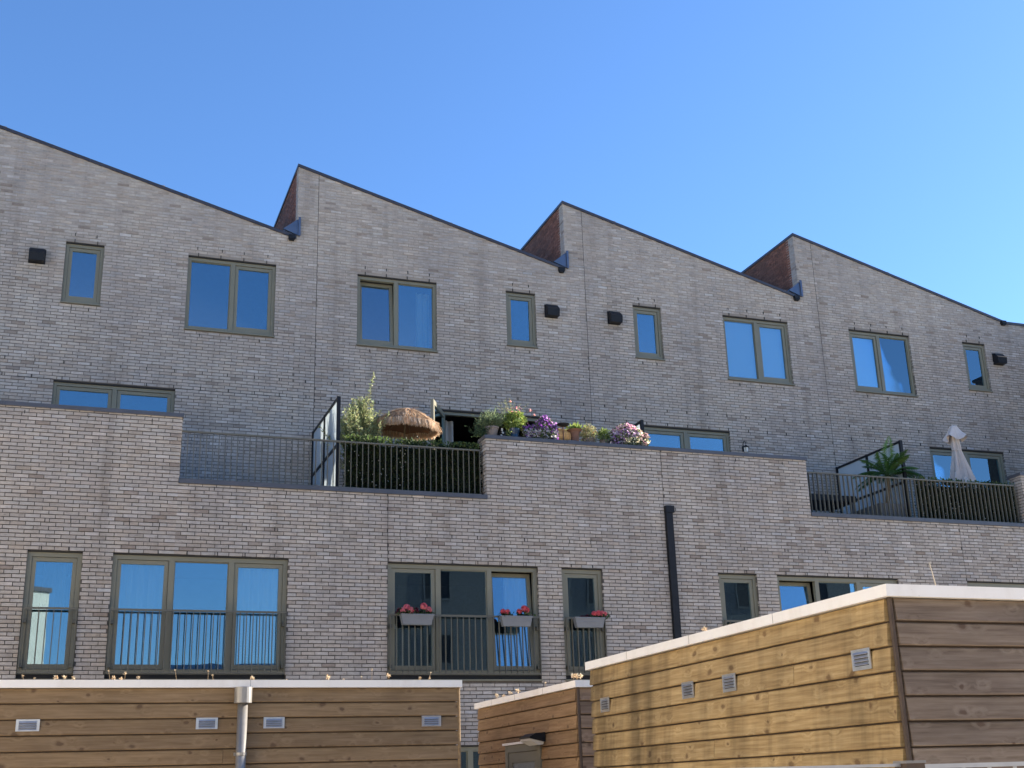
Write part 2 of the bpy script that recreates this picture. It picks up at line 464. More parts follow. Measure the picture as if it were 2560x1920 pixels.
# ------------------------------------------------------------------ windows
def rect_frame(q, x0, x1, z0, z1, y0, y1, t, tb=None):
    tb = tb or t
    q.box((x0, y0, z0), (x0+t, y1, z1)); q.box((x1-t, y0, z0), (x1, y1, z1))
    q.box((x0+t, y0+.0006, z1-t), (x1-t, y1, z1-.0006)); q.box((x0+t, y0+.0006, z0+.0006), (x1-t, y1, z0+tb))
def window(house, x0, x1, z0, z1, Yf, lights, sill=True, sillz=None, fr=.062):
    """lights: list of (width share, 'sash' | 'fixed' | 'tilt' | 'void')"""
    y0 = Yf + .045; y1 = Yf + .13
    q = MB(); zt = z1 - .028
    rect_frame(q, x0+.003, x1-.003, z0, zt, y0, y1, fr)
    tot = sum(l[0] for l in lights); xx = x0 + fr; W = (x1 - x0 - 2*fr) - .085*(len(lights)-1)
    spans = []
    for i, (sh, kind) in enumerate(lights):
        wd = W*sh/tot; spans.append((xx, xx+wd, kind)); xx += wd
        if i < len(lights)-1:
            q.box((xx, y0+.001, z0+fr+.0006), (xx+.085, y1-.001, zt-fr-.0006)); xx += .085
    wobj = part('window', q, 'frame', house)
    l = MB(); l.box((x0+.003, Yf+.012, zt+.002), (x1-.003, y1, z1-.001)); part('lintel', l, 'dark', wobj)
    for (a, b, kind) in spans:
        c, d = z0+fr, zt-fr
        if kind == 'fixed':
            pm = B((a+.001, y0+.045, c+.001), (b-.001, y0+.051, d-.001)); part('pane', pm, 'glass', wobj)
            bd = MB(); rect_frame(bd, a+.002, b-.002, c+.002, d-.002, y0+.026, y0+.044, .014); part('glazing_bead', bd, 'frame', wobj)
        elif kind in ('sash', 'tilt'):
            s = MB(); rect_frame(s, a+.006, b-.006, c+.006, d-.006, y0+.020, y0+.085, .062, .075)
            p = B((a+.066, y0+.048, c+.079), (b-.066, y0+.054, d-.066))
            if kind == 'tilt':
                ang = R(5.0); base = Vector(((a+b)/2, y0+.06, c+.01)); rm = Matrix.Rotation(-ang, 3, 'X')
                for o in (s, p): o.v = [tuple(base + rm @ (Vector(v)-base) + Vector((0, .006, 0))) for v in o.v]
            so_ = part('sash', s, 'frame', wobj); part('pane', p, 'glass', wobj)
    if sill:
        sz = sillz if sillz is not None else z0
        s = MB(); s.prism([(x0-.01, Yf-.045, sz-.035), (x0-.01, Yf-.045, sz-.012), (x0-.01, Yf+.06, sz-.002), (x0-.01, Yf+.06, sz-.035)], (x1-x0+.02, 0, 0))
        part('sill', s, 'frame', wobj)
        if sz < z0 - .01:
            part('threshold', B((x0+.004, Yf+.05, sz-.002), (x1-.004, y1, z0-.001)), 'dark', wobj)
    return wobj
def balcony_rail(house, x0, x1, z0=3.445, z1=4.425, Y=19.93):
    q = MB()
    q.box((x0, Y-.008, z1-.03), (x1, Y+.028, z1)); q.box((x0, Y-.006, z0), (x1, Y+.026, z0+.022))
    o = part('balcony_railing', q, 'rail', house)
    n = max(2, round((x1-x0)/.105)); st = (x1-x0-.014)/n
    bm_ = B((-.006, Y-.010, z0+.001), (.006, Y+.030, z1-.001)).mesh('bar'); bm_.materials.append(M['rail'])
    for i in range(n+1):
        bo = part('bar', bm_, None, o); bo.location.x = x0 + .007 + st*i
    for xb in (x0+.03, x1-.03):
        for zb in (z0+.12, z1-.2):
            part('bracket', B((xb-.022, Y+.03, zb-.03), (xb+.022, Y+.13, zb+.03)), 'rail', o)
    return o

# per house: openings on the two facades
LOW = {
    -1: [(-6.87, -4.13, 3.34, 5.31), (-3.67, -2.87, 3.34, 5.31)],
    0: [(-.593, .212, 3.34, 5.31), (.66, 3.405, 3.34, 5.31)],
    1: [(5.083, 7.792, 3.34, 5.31), (8.24, 9.03, 3.34, 5.31), (5.30, 7.70, .9, 2.31)],
    2: [(11.385, 12.204, 3.34, 5.31), (12.631, 15.381, 3.34, 5.31)],
    3: [(17.045, 19.78, 3.34, 5.31), (20.22, 21.03, 3.34, 5.31)],
}
UPP = {
    -1: [(-6.93, -5.22, 10.155, 11.72), (-3.66, -2.96, 10.46, 11.72), (-5.13, -2.97, 6.6, 8.945)],
    0: [(-.516, .180, 10.46, 11.72), (1.742, 3.455, 10.155, 11.72), (-.512, 1.648, 6.6, 8.945)],
    1: [(5.113, 6.802, 10.155, 11.72), (8.337, 9.015, 10.46, 11.72), (6.87, 9.03, 6.6, 8.945)],
    2: [(11.32, 12.015, 10.46, 11.72), (13.58, 15.29, 10.155, 11.72), (11.35, 13.50, 6.6, 8.945)],
    3: [(16.955, 18.68, 10.155, 11.72), (20.245, 20.925, 10.46, 11.72), (18.816, 20.97, 6.6, 8.945)],
}
LIGHTS_LOW = {-1: [[(1, 'sash'), (1.08, 'fixed'), (1, 'sash')], [(1, 'sash')]], 0: [[(1, 'sash')], [(1, 'sash'), (1.08, 'fixed'), (1, 'sash')]],
              1: [[(1, 'sash'), (1.08, 'fixed'), (1, 'tilt')], [(1, 'sash')], [(1, 'fixed'), (1, 'fixed')]],
              2: [[(1, 'sash')], [(1, 'tilt'), (1.08, 'fixed'), (1, 'sash')]],
              3: [[(1, 'sash'), (1.08, 'fixed'), (1, 'sash')], [(1, 'sash')]]}
LIGHTS_UP = {-1: [[(1, 'sash'), (1.05, 'fixed')], [(1, 'sash')], [(1, 'sash'), (1, 'sash')]], 0: [[(1, 'sash')], [(1.05, 'fixed'), (1, 'sash')], [(1, 'sash'), (1, 'sash')]],
             1: [[(1, 'tilt'), (1.05, 'fixed')], [(1, 'sash')], [(1, 'void'), (1, 'void')]],
             2: [[(1, 'sash')], [(1.05, 'fixed'), (1, 'sash')], [(1, 'sash'), (1, 'sash')]],
             3: [[(1, 'sash'), (1.05, 'fixed')], [(1, 'sash')], [(1, 'sash'), (1, 'sash')]]}
LABEL = ['brick house at the far left with plain parapet and tall balcony windows',
         'brick house with flower boxes on its balcony rails and flowers along its parapet',
         'brick house with the black square downpipe and a lantern on its terrace',
         'brick house at the right behind the palm and the closed parasol',
         'brick house next in the terrace, mostly outside the picture on the left']
# parapet of the lower facade: (x0, x1, top)
TOP = [(-9.4, 1.585, 7.587), (1.585, 6.88, 6.468), (6.88, 13.535, 7.589), (13.535, 18.83, 6.468), (18.83, 23.4, 7.589)]

def project(p):
    v = Vector(p) - CAM; z = v.dot(fw)
    return 1280 + 3056.44*v.dot(r2)/z, 960 - 3056.44*v.dot(u2)/z
def low_visible(x, z):
    px, py = project((x, YL, z))
    if not (4 < px < 2556): return False
    if px < 1165: return py < 1690
    if px < 1460: return py < 1690 and px > 1200
    return py < 1650 - .268*(px-1465) - 12

houses = []
for i in (0, 1, 2, 3, -1):
    h = thing('terraced_house', LABEL[i], 'house', ((EL[i]+EL[i+1])/2, YL, 0), 'houses of the brick terrace')
    houses.append(h)
    x0, x1 = EL[i], EL[i+1]
    bw = MB()
    # lower facade, split at the parapet steps
    pieces = [(max(x0, a), min(x1, b), t) for a, b, t in TOP if min(x1, b) - max(x0, a) > .01]
    cand = []
    lowq = MB()
    for a, b, t in pieces:
        hs = [o for o in LOW[i] if o[0] < b and o[1] > a]
        cq = wall_core(a, b, 0, t, YL, .33, [(max(o[0], a), min(o[1], b), o[2], o[3]) for o in hs])
        n = len(lowq.v); lowq.v += cq.v; lowq.f += [tuple(n+k for k in f) for f in cq.f]; lowq.c += cq.c
        ga = a + (.006 if a in EL.values() else 0); gb = b - (.006 if b in EL.values() else 0)
        cand += list(courses(None, ga, gb, 1.5, t, hs, zref=5.31-.0625*80, seed=31+i))
    part('lower_wall', lowq, 'mortar_low', h)
    full = [q for q in cand if abs(q[1]-q[0]-.209) < .004 and q[3]-q[2] > .047 and low_visible((q[0]+q[1])/2, q[2]+.025)]
    full.sort(key=lambda q: (Vector(((q[0]+q[1])/2, YL, q[2])) - CAM).length)
    chosen = set(full[:300])
    lay(bw, front(YL), [q for q in cand if q not in chosen], 71+i)
    for k, q in enumerate(full[:300]):
        bo = part('brick', VAR[(k*11+i*5) % len(VAR)], None, h)
        bo.location = ((q[0]+q[1])/2, YL, q[2]+.02425)
    # upper facade with its gable
    u0, u1 = PK[i], PK[i+1]
    if i == 3: u1 = 23.4
    hs = UPP[i]
    def gable(q, i=i, u0=u0, u1=u1):
        za = roof_z(i, u0); ue = PK[i+1]
        q.prism([(u0, YU, ZV-.02), (ue, YU, ZV-.02), (ue, YU, ZV-.015), (u0, YU, za-.01)], (0, .33, 0))
    part('upper_wall', wall_core(u0, u1, ZT-.3, ZV-.02, YU, .33, hs, gable), 'mortar_up', h)
    for (a, b) in ((u0, EX[i]-.006), (EX[i]+.006, u1)) if i > 0 else ((u0, u1),):
        lay(bw, front(YU), courses(None, a, b, ZT, 14.1, hs+[(-9, 99, 8.948, 8.958)], (lambda x, i=i: roof_z(i, x)-.012), zref=8.96-.0625*60, seed=131+i), 171+i, proud=.0045)
    # dark movement joints
    if i > 0:
        part('movement_joint', B((EX[i]-.005, YU-.0015, ZT), (EX[i]+.005, YU+.1, roof_z(i, EX[i])-.03)), 'dark', h)
        part('movement_joint', B((EL[i]-.0055, YL-.0015, 5.31), (EL[i]+.0055, YL+.1, 7.58 if i == 2 else 6.46)), 'dark', h)
    for a, b in ((u0, hs[2][0]), (hs[2][1], u1)): part('movement_joint', B((a, YU-.0025, 8.946), (b, YU+.1, 8.9585)), 'dark', h)
    # open perpends
    wv = MB()
    def perpends(xa, xb, z, Y, n, wv=wv):
        for k in range(n):
            x = xa + (xb-xa)*(k+.5)/n + rnd.uniform(-.02, .02)
            wv.box((x-.0065, Y-.0155, z-.003), (x+.0065, Y+.05, z+.056))
    for o in LOW[i][:2]:
        n = 6 if o[1]-o[0] > 1.5 else 2
        perpends(o[0], o[1], o[3]+.002, YL, n); perpends(o[0], o[1], o[3]+.44, YL, n)
    for o in UPP[i][:2]:
        n = 4 if o[1]-o[0] > 1.2 else 2
        perpends(o[0]-.05, o[1]+.05, o[3]+.002, YU, n); perpends(o[0]-.05, o[1]+.05, o[3]+.127, YU, n)
        perpends(o[0], o[1], o[2]-.12, YU, n-1 if n > 2 else 2)
    perpends(u0, u1, 8.962, YU, 12); perpends(u0, u1, 9.275, YU, 12)
    for a, b, t in pieces: perpends(a, b, t-.115 if t > 7 else t-.09, YL, max(2, int((b-a)/.95)))
    part('weep_vents', wv, 'dark', h, kind='stuff')
    # side wall of the saw tooth: grey return, red brick behind, facing left over the neighbour's roof
    if True:
        sq = MB(); sq.prism([(u0, YU+.331, 11.6), (u0+.3, YU+.331, 11.6), (u0+.3, YU+.331, ZP-.01), (u0, YU+.331, ZP-.01)], (0, 8.6, 0))
        sq.c = [(.10, .075, .06)]*len(sq.f)
        lay(sq, leftface(u0), courses(None, YU+.225, YU+8.9, 12.2, ZP-.02, seed=231+i, zref=8.96-.0625*60), 241+i, proud=.004, depth=.06, colour=red_colour)
        part('side_wall', sq, 'red', h, label='red brick side wall above the roof valley', kind='stuff')
        lay(bw, leftface(u0), courses(None, YU-.004, YU+.215, 12.2, ZP-.02, seed=251+i, zref=8.96-.0625*60), 261+i, proud=.0055, depth=.06)
    # brick ends of the parapets
    if i == 0: lay(bw, rightface(1.585), courses(None, YL, YL+.32, 6.55, 7.587, seed=5, zref=5.31-.0625*80), 6)
    if i == 1: lay(bw, leftface(6.88), courses(None, YL, YL+.32, 6.55, 7.589, seed=7, zref=5.31-.0625*80), 8)
    if i == 2: lay(bw, rightface(13.535), courses(None, YL, YL+.32, 6.55, 7.589, seed=9, zref=5.31-.0625*80), 10)
    if i == 3: lay(bw, leftface(18.83), courses(None, YL, YL+.32, 6.55, 7.589, seed=11, zref=5.31-.0625*80), 12)
    part('brickwork', bw, 'brick', h, kind='stuff')
    # windows
    for o, lt in zip(LOW[i], LIGHTS_LOW[i]):
        if o[3] < 3: window(h, o[0], o[1], o[2], o[3], YL, lt)
        else:
            window(h, o[0], o[1], 3.44, o[3], YL, lt, sillz=3.375, fr=.07)
            balcony_rail(h, o[0]+.02, o[1]-.02)
    for o, lt in zip(UPP[i][:2], LIGHTS_UP[i]): window(h, o[0], o[1], o[2]+.035, o[3], YU, lt, sillz=o[2]+.035)
    o = UPP[i][2]; wd = window(h, o[0], o[1], 6.6, o[3], YU, LIGHTS_UP[i][2], sill=False, fr=.06)
    # roof, verge and gutter
    rq = MB(); ue = PK[i+1]; zb = roof_z(i, ue)
    rq.prism([(u0+.02, YU+.34, ZP-.03), (ue, YU+.34, zb-.03), (ue, YU+.34, zb-.2), (u0+.02, YU+.34, ZP-.2)], (0, 8.6, 0))
    rf = part('roof', rq, 'roof', h)
    vq = MB()
    def strip(xa, xb, vq=vq, i=i):
        za, zb = ZP - SL*(xa-PK[i]), ZP - SL*(xb-PK[i])
        vq.prism([(xa, YU-.035, za-.062), (xb, YU-.035, zb-.062), (xb, YU-.035, zb), (xa, YU-.035, za)], (0, .40, 0))
    xe = PK[i+1]-.02
    cuts = [u0-.025] + [u0+1.9*k for k in (1, 2)] + [xe]
    for a, b in zip(cuts, cuts[1:]): strip(a+.0015, b-.0015)
    if i == 3:
        zz = ZP - SL*(xe-PK[3]); vq.box((xe+.002, YU-.035, zz-.062), (23.4, YU+.36, zz))
    vq.box((u0-.025, YU+.366, ZP-.055), (u0+.32, YU+9, ZP+.003))
    part('verge_trim', vq, 'verge', h)
    xv = PK[i+1]
    if i < 3:
        gq = MB()
        gq.prism([(xv-.29, YU-.042, 12.515), (xv+.045, YU-.042, 12.395), (xv+.05, YU-.042, 12.775), (xv-.03, YU-.042, 12.735)], (0, .05, 0))
        gq.box((xv+.012, YU-.075, 12.39), (xv+.056, YU-.043, 12.80))
        gq.prism([(xv-.26, YU+.01, 12.44), (xv-.01, YU+.01, 12.40), (xv-.01, YU+.01, 12.72), (xv-.03, YU+.01, 12.72), (xv-.05, YU+.01, 12.47), (xv-.26, YU+.01, 12.53)], (0, 8.8, 0))
        part('valley_gutter', gq, 'gutter', h)
    oq = MB(); oq.box((xv-.18, YU-.09, 12.30), (xv-.05, YU+.02, 12.385)); oq.box((xv-.165, YU-.075, 12.275), (xv-.065, YU-.005, 12.30))
    part('overflow_spout', oq, 'black', h)
    # extract hood
    hx = {-1: -2.5, 0: -1.0, 1: 9.36, 2: 10.84, 3: 21.25}[i]; hz = 11.2
    q = MB(); x = hx-.135
    q.prism([(x, YU, hz-.0), (x, YU-.17, hz+.0), (x, YU-.19, hz+.15), (x, YU-.07, hz+.275), (x, YU, hz+.275)], (.27, 0, 0))
    hood = part('extract_hood', q, 'black', h)
    part('flange', B((hx-.15, YU-.010, hz-.012), (hx+.15, YU-.0085, hz+.29)), 'black', hood)
    # rooms: party walls, floors, back wall
    iq = MB()
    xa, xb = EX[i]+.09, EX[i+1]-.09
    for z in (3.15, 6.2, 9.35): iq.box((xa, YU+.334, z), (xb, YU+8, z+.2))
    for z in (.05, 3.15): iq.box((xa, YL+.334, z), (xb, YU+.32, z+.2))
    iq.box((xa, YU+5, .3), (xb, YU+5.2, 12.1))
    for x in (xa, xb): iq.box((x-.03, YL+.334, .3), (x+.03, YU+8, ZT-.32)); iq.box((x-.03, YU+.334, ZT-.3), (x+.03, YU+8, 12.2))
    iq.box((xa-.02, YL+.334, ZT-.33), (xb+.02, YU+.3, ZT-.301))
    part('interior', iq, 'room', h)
    part('terrace_floor', B((EX[i] if i > -1 else -9.4, YL+.31, ZT-.3), (EX[i+1] if i < 3 else 23.4, YU-.002, ZT)), 'floor', h)

# metal copings of the parapets and terrace edges
for a, b, t in TOP:
    hh = houses[0] if b < 4 else houses[1] if a < 6.7 else houses[2] if a < 10 else houses[3]
    q = MB()
    n = max(1, round((b-a)/2.9)); e = .03 if t > 7 else 0
    xs_ = [a-e+(b-a+2*e)*k/n for k in range(n+1)]
    for k in range(n):
        if t > 7: q.box((xs_[k]+.0015, YL-.035, t-.004), (xs_[k+1]-.0015, YL+.37, t+.062))
        else: q.box((xs_[k]+.0015, YL-.04, t+.003), (xs_[k+1]-.0015, YL+.34, t+.075))
    if a == 6.88: q.box((8.46, YL-.045, t-.006), (8.63, YL+.375, t+.066))
    part('parapet_coping' if t > 7 else 'terrace_edge', q, 'coping', hh)

# the black square downpipe of the third house
q = MB(); q.box((10.355, YL-.085, 0), (10.487, YL-.012, 6.40))
dp = part('downpipe', q, 'gutter', houses[2], label='tall black square downpipe on the lower facade')
dp.data.materials[0] = M['black']
part('hopper', B((10.35, YL-.10, 6.385), (10.52, YL-.01, 6.51)), 'black', dp)

# end block of the terrace, right of the picture, which shades the last terrace
q = MB(); q.box((23.42, 19.6, 0), (36, 23.2, 12.0))
eb = thing('end_block', 'tall flat brick block closing the terrace at its right end', 'building', (29, 21.4, 0))
part('wall', q, 'wall_dark', eb); part('roof', B((23.41, 19.5, 12.001), (36.1, 23.3, 12.08)), 'verge', eb)

# ------------------------------------------------------------------ curtains and blinds behind the glass
def curtain(x0, x1, z0, z1, Y, label, col=(.70, .70, .69), fold=.12, amp=.03):
    q = MB(); n = max(6, int((x1-x0)/fold*6)); pts = []
    for k in range(n+1):
        x = x0 + (x1-x0)*k/n
        pts.append((x, Y + amp*math.sin(x/fold*2*math.pi) + amp*.4*math.sin(x*31)))
    for (a, ya), (b, yb) in zip(pts, pts[1:]): q.poly([(a, ya, z0), (b, yb, z0), (b, yb, z1), (a, ya, z1)], col)
    q.smooth = True
    return single('curtain', q, 'curtain', label, 'curtain')
def blind(x0, x1, z0, z1, Y, label, col=(.90, .92, .92)):
    q = MB(); q.box((x0, Y, z0), (x1, Y+.004, z1), col); q.box((x0, Y-.008, z0-.02), (x1, Y+.012, z0), (.5, .5, .5))
    q.tube([(x0, Y+.02, z1+.02), (x1, Y+.02, z1+.02)], .025, 8, (.55, .55, .55))
    return single('roller_blind', q, 'curtain', label, 'blind')
curtain(.74, 1.50, 3.5, 5.2, YL+.20, 'pale sheer curtain in the left pane of the wide far left lower window', (.62, .66, .74), .17, .045)
curtain(2.56, 3.36, 3.5, 5.2, YL+.20, 'pale sheer curtain in the right pane of the wide far left lower window', (.86, .88, .90), .15, .04)
curtain(7.25, 7.74, 3.5, 5.2, YL+.30, 'white curtain behind the flower box nearest the small geranium window', (.90, .90, .90))
curtain(6.45, 6.76, 10.25, 11.6, YU+.40, 'white curtain at the right edge of the upper window above the thatched parasol')
curtain(-.35, .0, 3.5, 5.2, YL+.6, 'grey curtain behind the narrow far left lower window', (.2, .22, .24))
blind(13.66, 14.45, 10.25, 11.62, YU+.17, 'pale blind in the left pane of the upper window above the lantern')
blind(14.55, 15.22, 10.25, 11.62, YU+.19, 'pale blind in the right pane of the upper window above the lantern')
blind(17.03, 17.78, 10.25, 11.62, YU+.19, 'pale blind in the left pane of the upper window above the palm')
blind(17.86, 18.60, 10.25, 11.62, YU+.17, 'pale blind in the right pane of the upper window above the palm')
curtain(7.0, 7.22, 6.65, 8.8, YU+.30, 'beige curtain beside the open terrace door', (.6, .54, .47))
curtain(20.45, 20.85, 6.65, 8.8, YU+.30, 'dark sheet standing in for a reflection at the right of the terrace door behind the closed parasol', (.06, .06, .06))  # no real curtain: dark sheet put in for a tall building's reflection

# open terrace door leaf, part of the second house
h2 = houses[1]
hinge = Vector((6.93, YU+.03, 0)); tip = Vector((6.42, YU-.88, 0)); d = (tip-hinge); L_ = d.length; d.normalize(); nrm = Vector((-d.y, d.x, 0))
def leafbox(q, a, b, z0, z1, t0=-.03, t1=.03):
    p = [hinge+d*a+nrm*t0, hinge+d*b+nrm*t0, hinge+d*b+nrm*t1, hinge+d*a+nrm*t1]
    q.prism([(v.x, v.y, z0) for v in p], (0, 0, z1-z0))
q = MB(); leafbox(q, 0, .085, 6.63, 8.86); leafbox(q, L_-.085, L_, 6.63, 8.86); leafbox(q, .0855, L_-.0855, 8.765, 8.859); leafbox(q, .0855, L_-.0855, 6.631, 6.78)
dl = part('door_leaf', q, 'frame', h2, label='glazed terrace door leaf standing open')
q = MB(); leafbox(q, .086, L_-.086, 6.781, 8.764, -.004, .004); part('pane', q, 'glass', dl)
q = MB(); leafbox(q, L_-.06, L_-.03, 7.55, 7.68, -.075, -.031); part('handle', q, 'zinc', dl)

# ------------------------------------------------------------------ terrace railings
def terrace_rail(x0, x1, label, n):
    t = thing('terrace_railing', label, 'railing', ((x0+x1)/2, YL+.12, 6.54), 'railings along the terraces')
    q = MB(); q.box((x0, YL+.095, 7.372), (x1, YL+.145, 7.398)); part('top_rail', q, 'rail', t)
    part('bottom_rail', B((x0, YL+.095, 6.565), (x1, YL+.145, 6.583)), 'rail', t)
    me = B((-.005, YL+.097, 6.584), (.005, YL+.143, 7.371)).mesh('bar'); me.materials.append(M['rail'])
    for k in range(n+1):
        o = part('bar', me, None, t); o.location.x = x0+.006 + (x1-x0-.012)*k/n
    for k in (0, .33, .66, 1):
        xx = x0+.02+(x1-x0-.04)*k; part('foot', B((xx-.02, YL+.10, 6.545), (xx+.02, YL+.14, 6.5645)), 'rail', t)
terrace_rail(1.60, 6.80, 'green grey metal railing in front of the thatched parasol', 51)
terrace_rail(13.55, 18.72, 'green grey metal railing in front of the palm and closed parasol', 51)

# ------------------------------------------------------------------ privacy screens
def screen(X, label):
    t = thing('privacy_screen', label, 'screen', (X, 21.5, ZT), 'frosted screens between the terraces')
    ys = [YL+.37, 21.53, YU-.05]
    for y in ys: part('post', B((X-.03, y-.03, ZT), (X+.03, y+.03, 8.28)), 'black', t)
    for a, b in zip(ys, ys[1:]):
        part('rail', B((X-.025, a+.031, 8.23), (X+.025, b-.031, 8.275)), 'black', t)
        part('rail', B((X-.025, a+.031, 7.37), (X+.025, b-.031, 7.42)), 'black', t)
        part('rail', B((X-.025, a+.031, 6.60), (X+.025, b-.031, 6.64)), 'black', t)
        part('pane', B((X-.005, a+.031, 7.421), (X+.005, b-.031, 8.229)), 'frosted', t)
        part('pane', B((X-.005, a+.031, 6.641), (X+.005, b-.031, 7.369)), 'frosted', t)
screen(4.277, 'frosted glass screen left of the olive and thatched parasol')
screen(10.195, 'frosted glass screen with dark post behind the pink petunias')
screen(16.165, 'frosted glass screen behind the palm')

# ------------------------------------------------------------------ plants
def leafcol(r, c, v=.25):
    j = r.uniform(1-v, 1+v); k = r.uniform(-.12, .12)
    return (max(.003, c[0]*j*(1+k)), c[1]*j, max(.003, c[2]*j*(1-k)))
def leaf(q, r, p, d, length, width, col):
    """a leaf from p along d: two triangles folded on the mid rib"""
    d = Vector(d).normalized(); s = d.cross(Vector((r.gauss(0, 1), r.gauss(0, 1), r.gauss(0, 1))))
    if s.length < 1e-3: s = d.orthogonal()
    s.normalize(); p = Vector(p); m_ = p + d*length*.5
    up_ = d.cross(s)*width*.25
    q.poly([p, m_+s*width*.5+up_, p+d*length, m_-s*width*.5+up_], col)
def rdir(r, bias=(0, 0, 0)):
    v = Vector((r.gauss(0, 1), r.gauss(0, 1), r.gauss(0, 1))).normalized() + Vector(bias)
    return v.normalized()
def blob_leaves(q, r, c, rad, n, length, width, cols, bias=(0, 0, .3), shell=.55):
    c = Vector(c)
    for _ in range(n):
        v = rdir(r); k = shell + (1-shell)*r.random() if r.random() < .8 else r.random()
        p = c + Vector((v.x*rad[0], v.y*rad[1], v.z*rad[2]))*k*r.uniform(.85, 1.08)
        leaf(q, r, p, v + Vector(bias) + rdir(r)*.7, length*r.uniform(.6, 1.3), width*r.uniform(.7, 1.2), leafcol(r, r.choice(cols)))
def flower(q, r, p, n, rad, rim, centre, petals=6):
    n = Vector(n).normalized(); a = n.orthogonal().normalized(); b = n.cross(a); p = Vector(p)
    ph = r.random()*6; pts = [p + rad*(math.cos(ph+2*math.pi*k/petals)*a + math.sin(ph+2*math.pi*k/petals)*b)*r.uniform(.85, 1.1) + n*rad*.3 for k in range(petals)]
    for k in range(petals): q.poly([p, pts[k], pts[(k+1) % petals]], [centre, rim, rim])
def spikes(q, r, base, n, spread, height, length, width, cols, step=.018):
    """upright sprigs with needle leaves"""
    for _ in range(n):
        d = Vector((r.gauss(0, spread), r.gauss(0, spread), 1)).normalized(); h_ = height*r.uniform(.55, 1.1); p = Vector(base)+Vector((r.gauss(0, .05), r.gauss(0, .05), 0))
        k = h_*.2; bend = rdir(r)*.08
        while k < h_:
            pp = p + d*k + bend*(k/h_)**2
            leaf(q, r, pp, d*.9 + rdir(r)*.9, length*r.uniform(.6, 1.2), width, leafcol(r, r.choice(cols)))
            k += step

# hedge panels behind the railings
def hedge(x0, x1, y, z1, label, n, seed, cols, blossom):
    r = random.Random(seed)
    t = thing('hedge_panel', label, 'hedge', ((x0+x1)/2, y, ZT))
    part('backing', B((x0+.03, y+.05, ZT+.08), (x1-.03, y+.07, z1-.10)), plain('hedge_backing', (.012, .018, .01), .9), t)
    q = MB()
    for _ in range(n):
        x = r.uniform(x0, x1); z = r.uniform(ZT+.03, z1 + .05*math.sin(x*7)+r.uniform(-.05, .03)); yy = y + min(.1, max(-.06, r.gauss(0, .03)))
        leaf(q, r, (x, yy, z), rdir(r, (0, -.6, -.2)), r.uniform(.035, .07), r.uniform(.028, .05), leafcol(r, r.choice(cols), .4))
    for _ in range(n//9):
        x = r.uniform(x0, x1); leaf(q, r, (x, y+r.gauss(0, .04), z1+r.uniform(-.08, .03)), rdir(r, (0, 0, 1)), .06, .035, leafcol(r, (.10, .15, .045), .4))
    part('foliage', q, 'leaf', t, kind='stuff')
    f = MB()
    for _ in range(blossom):
        x = x0 + (x1-x0)*min(1, abs(r.gauss(.25, .16))); flower(f, r, (x, y-.065, r.uniform(ZT+.15, z1-.1)), rdir(r, (0, -1.5, 0)), r.uniform(.009, .016), (.7, .7, .66), (.55, .55, .4), 5)
    part('blossoms', f, 'petal', t, kind='stuff')
hedge(4.36, 6.84, YL+.235, 7.50, 'dark green leafy hedge panel below the thatched parasol', 5200, 11, [(.018, .035, .012), (.03, .055, .018), (.045, .07, .02)], 45)
hedge(16.28, 18.78, YL+.235, 7.42, 'dark green leafy hedge panel below the closed beige parasol', 4800, 12, [(.016, .028, .010), (.024, .042, .014), (.035, .05, .016)], 50)

# olive shrub
r = random.Random(21)
t = thing('olive_shrub', 'tall grey green olive shrub beside the thatched parasol', 'shrub', (4.85, 21.05, ZT))
pq = MB(); pq.lathe(4.85, 21.05, [(.15, ZT), (.20, ZT+.36), (.22, ZT+.36), (.22, ZT+.42)], 18); part('pot', pq, 'claypot', t)
st = MB(); lf = MB()
olcols = [(.27, .31, .15), (.34, .38, .19), (.20, .25, .11), (.42, .44, .25)]
for k in range(130):
    a = r.uniform(0, 6.28); sp = abs(r.gauss(0, .23)); base = Vector((4.85, 21.05, ZT+.4))
    hgt = r.uniform(.95, 1.72)*(1.0-.22*(sp/.4)); tipv = base + Vector((math.cos(a)*sp*1.45-.04, math.sin(a)*sp, hgt))
    if k == 0: tipv = base + Vector((.22, 0, 2.08)) ; hgt = 2.08
    mid = base.lerp(tipv, .5) + Vector((r.gauss(0, .06), r.gauss(0, .06), 0))
    st.tube([base, mid, tipv], [.010, .006, .002], 5)
    n = int(hgt*78)
    for j in range(n):
        f = .22 + .78*j/n; p = base.lerp(mid, f*2) if f < .5 else mid.lerp(tipv, f*2-1)
        leaf(lf, r, p, (tipv-base).normalized()*.7 + rdir(r), r.uniform(.05, .09), .021, leafcol(r, r.choice(olcols), .3))
blob_leaves(lf, r, (4.78, 21.05, 7.85), (.37, .26, .42), 2600, .07, .02, olcols, (0, 0, .6), .25)
part('stems', st, 'stem', t); part('foliage', lf, 'leaf', t, kind='stuff')

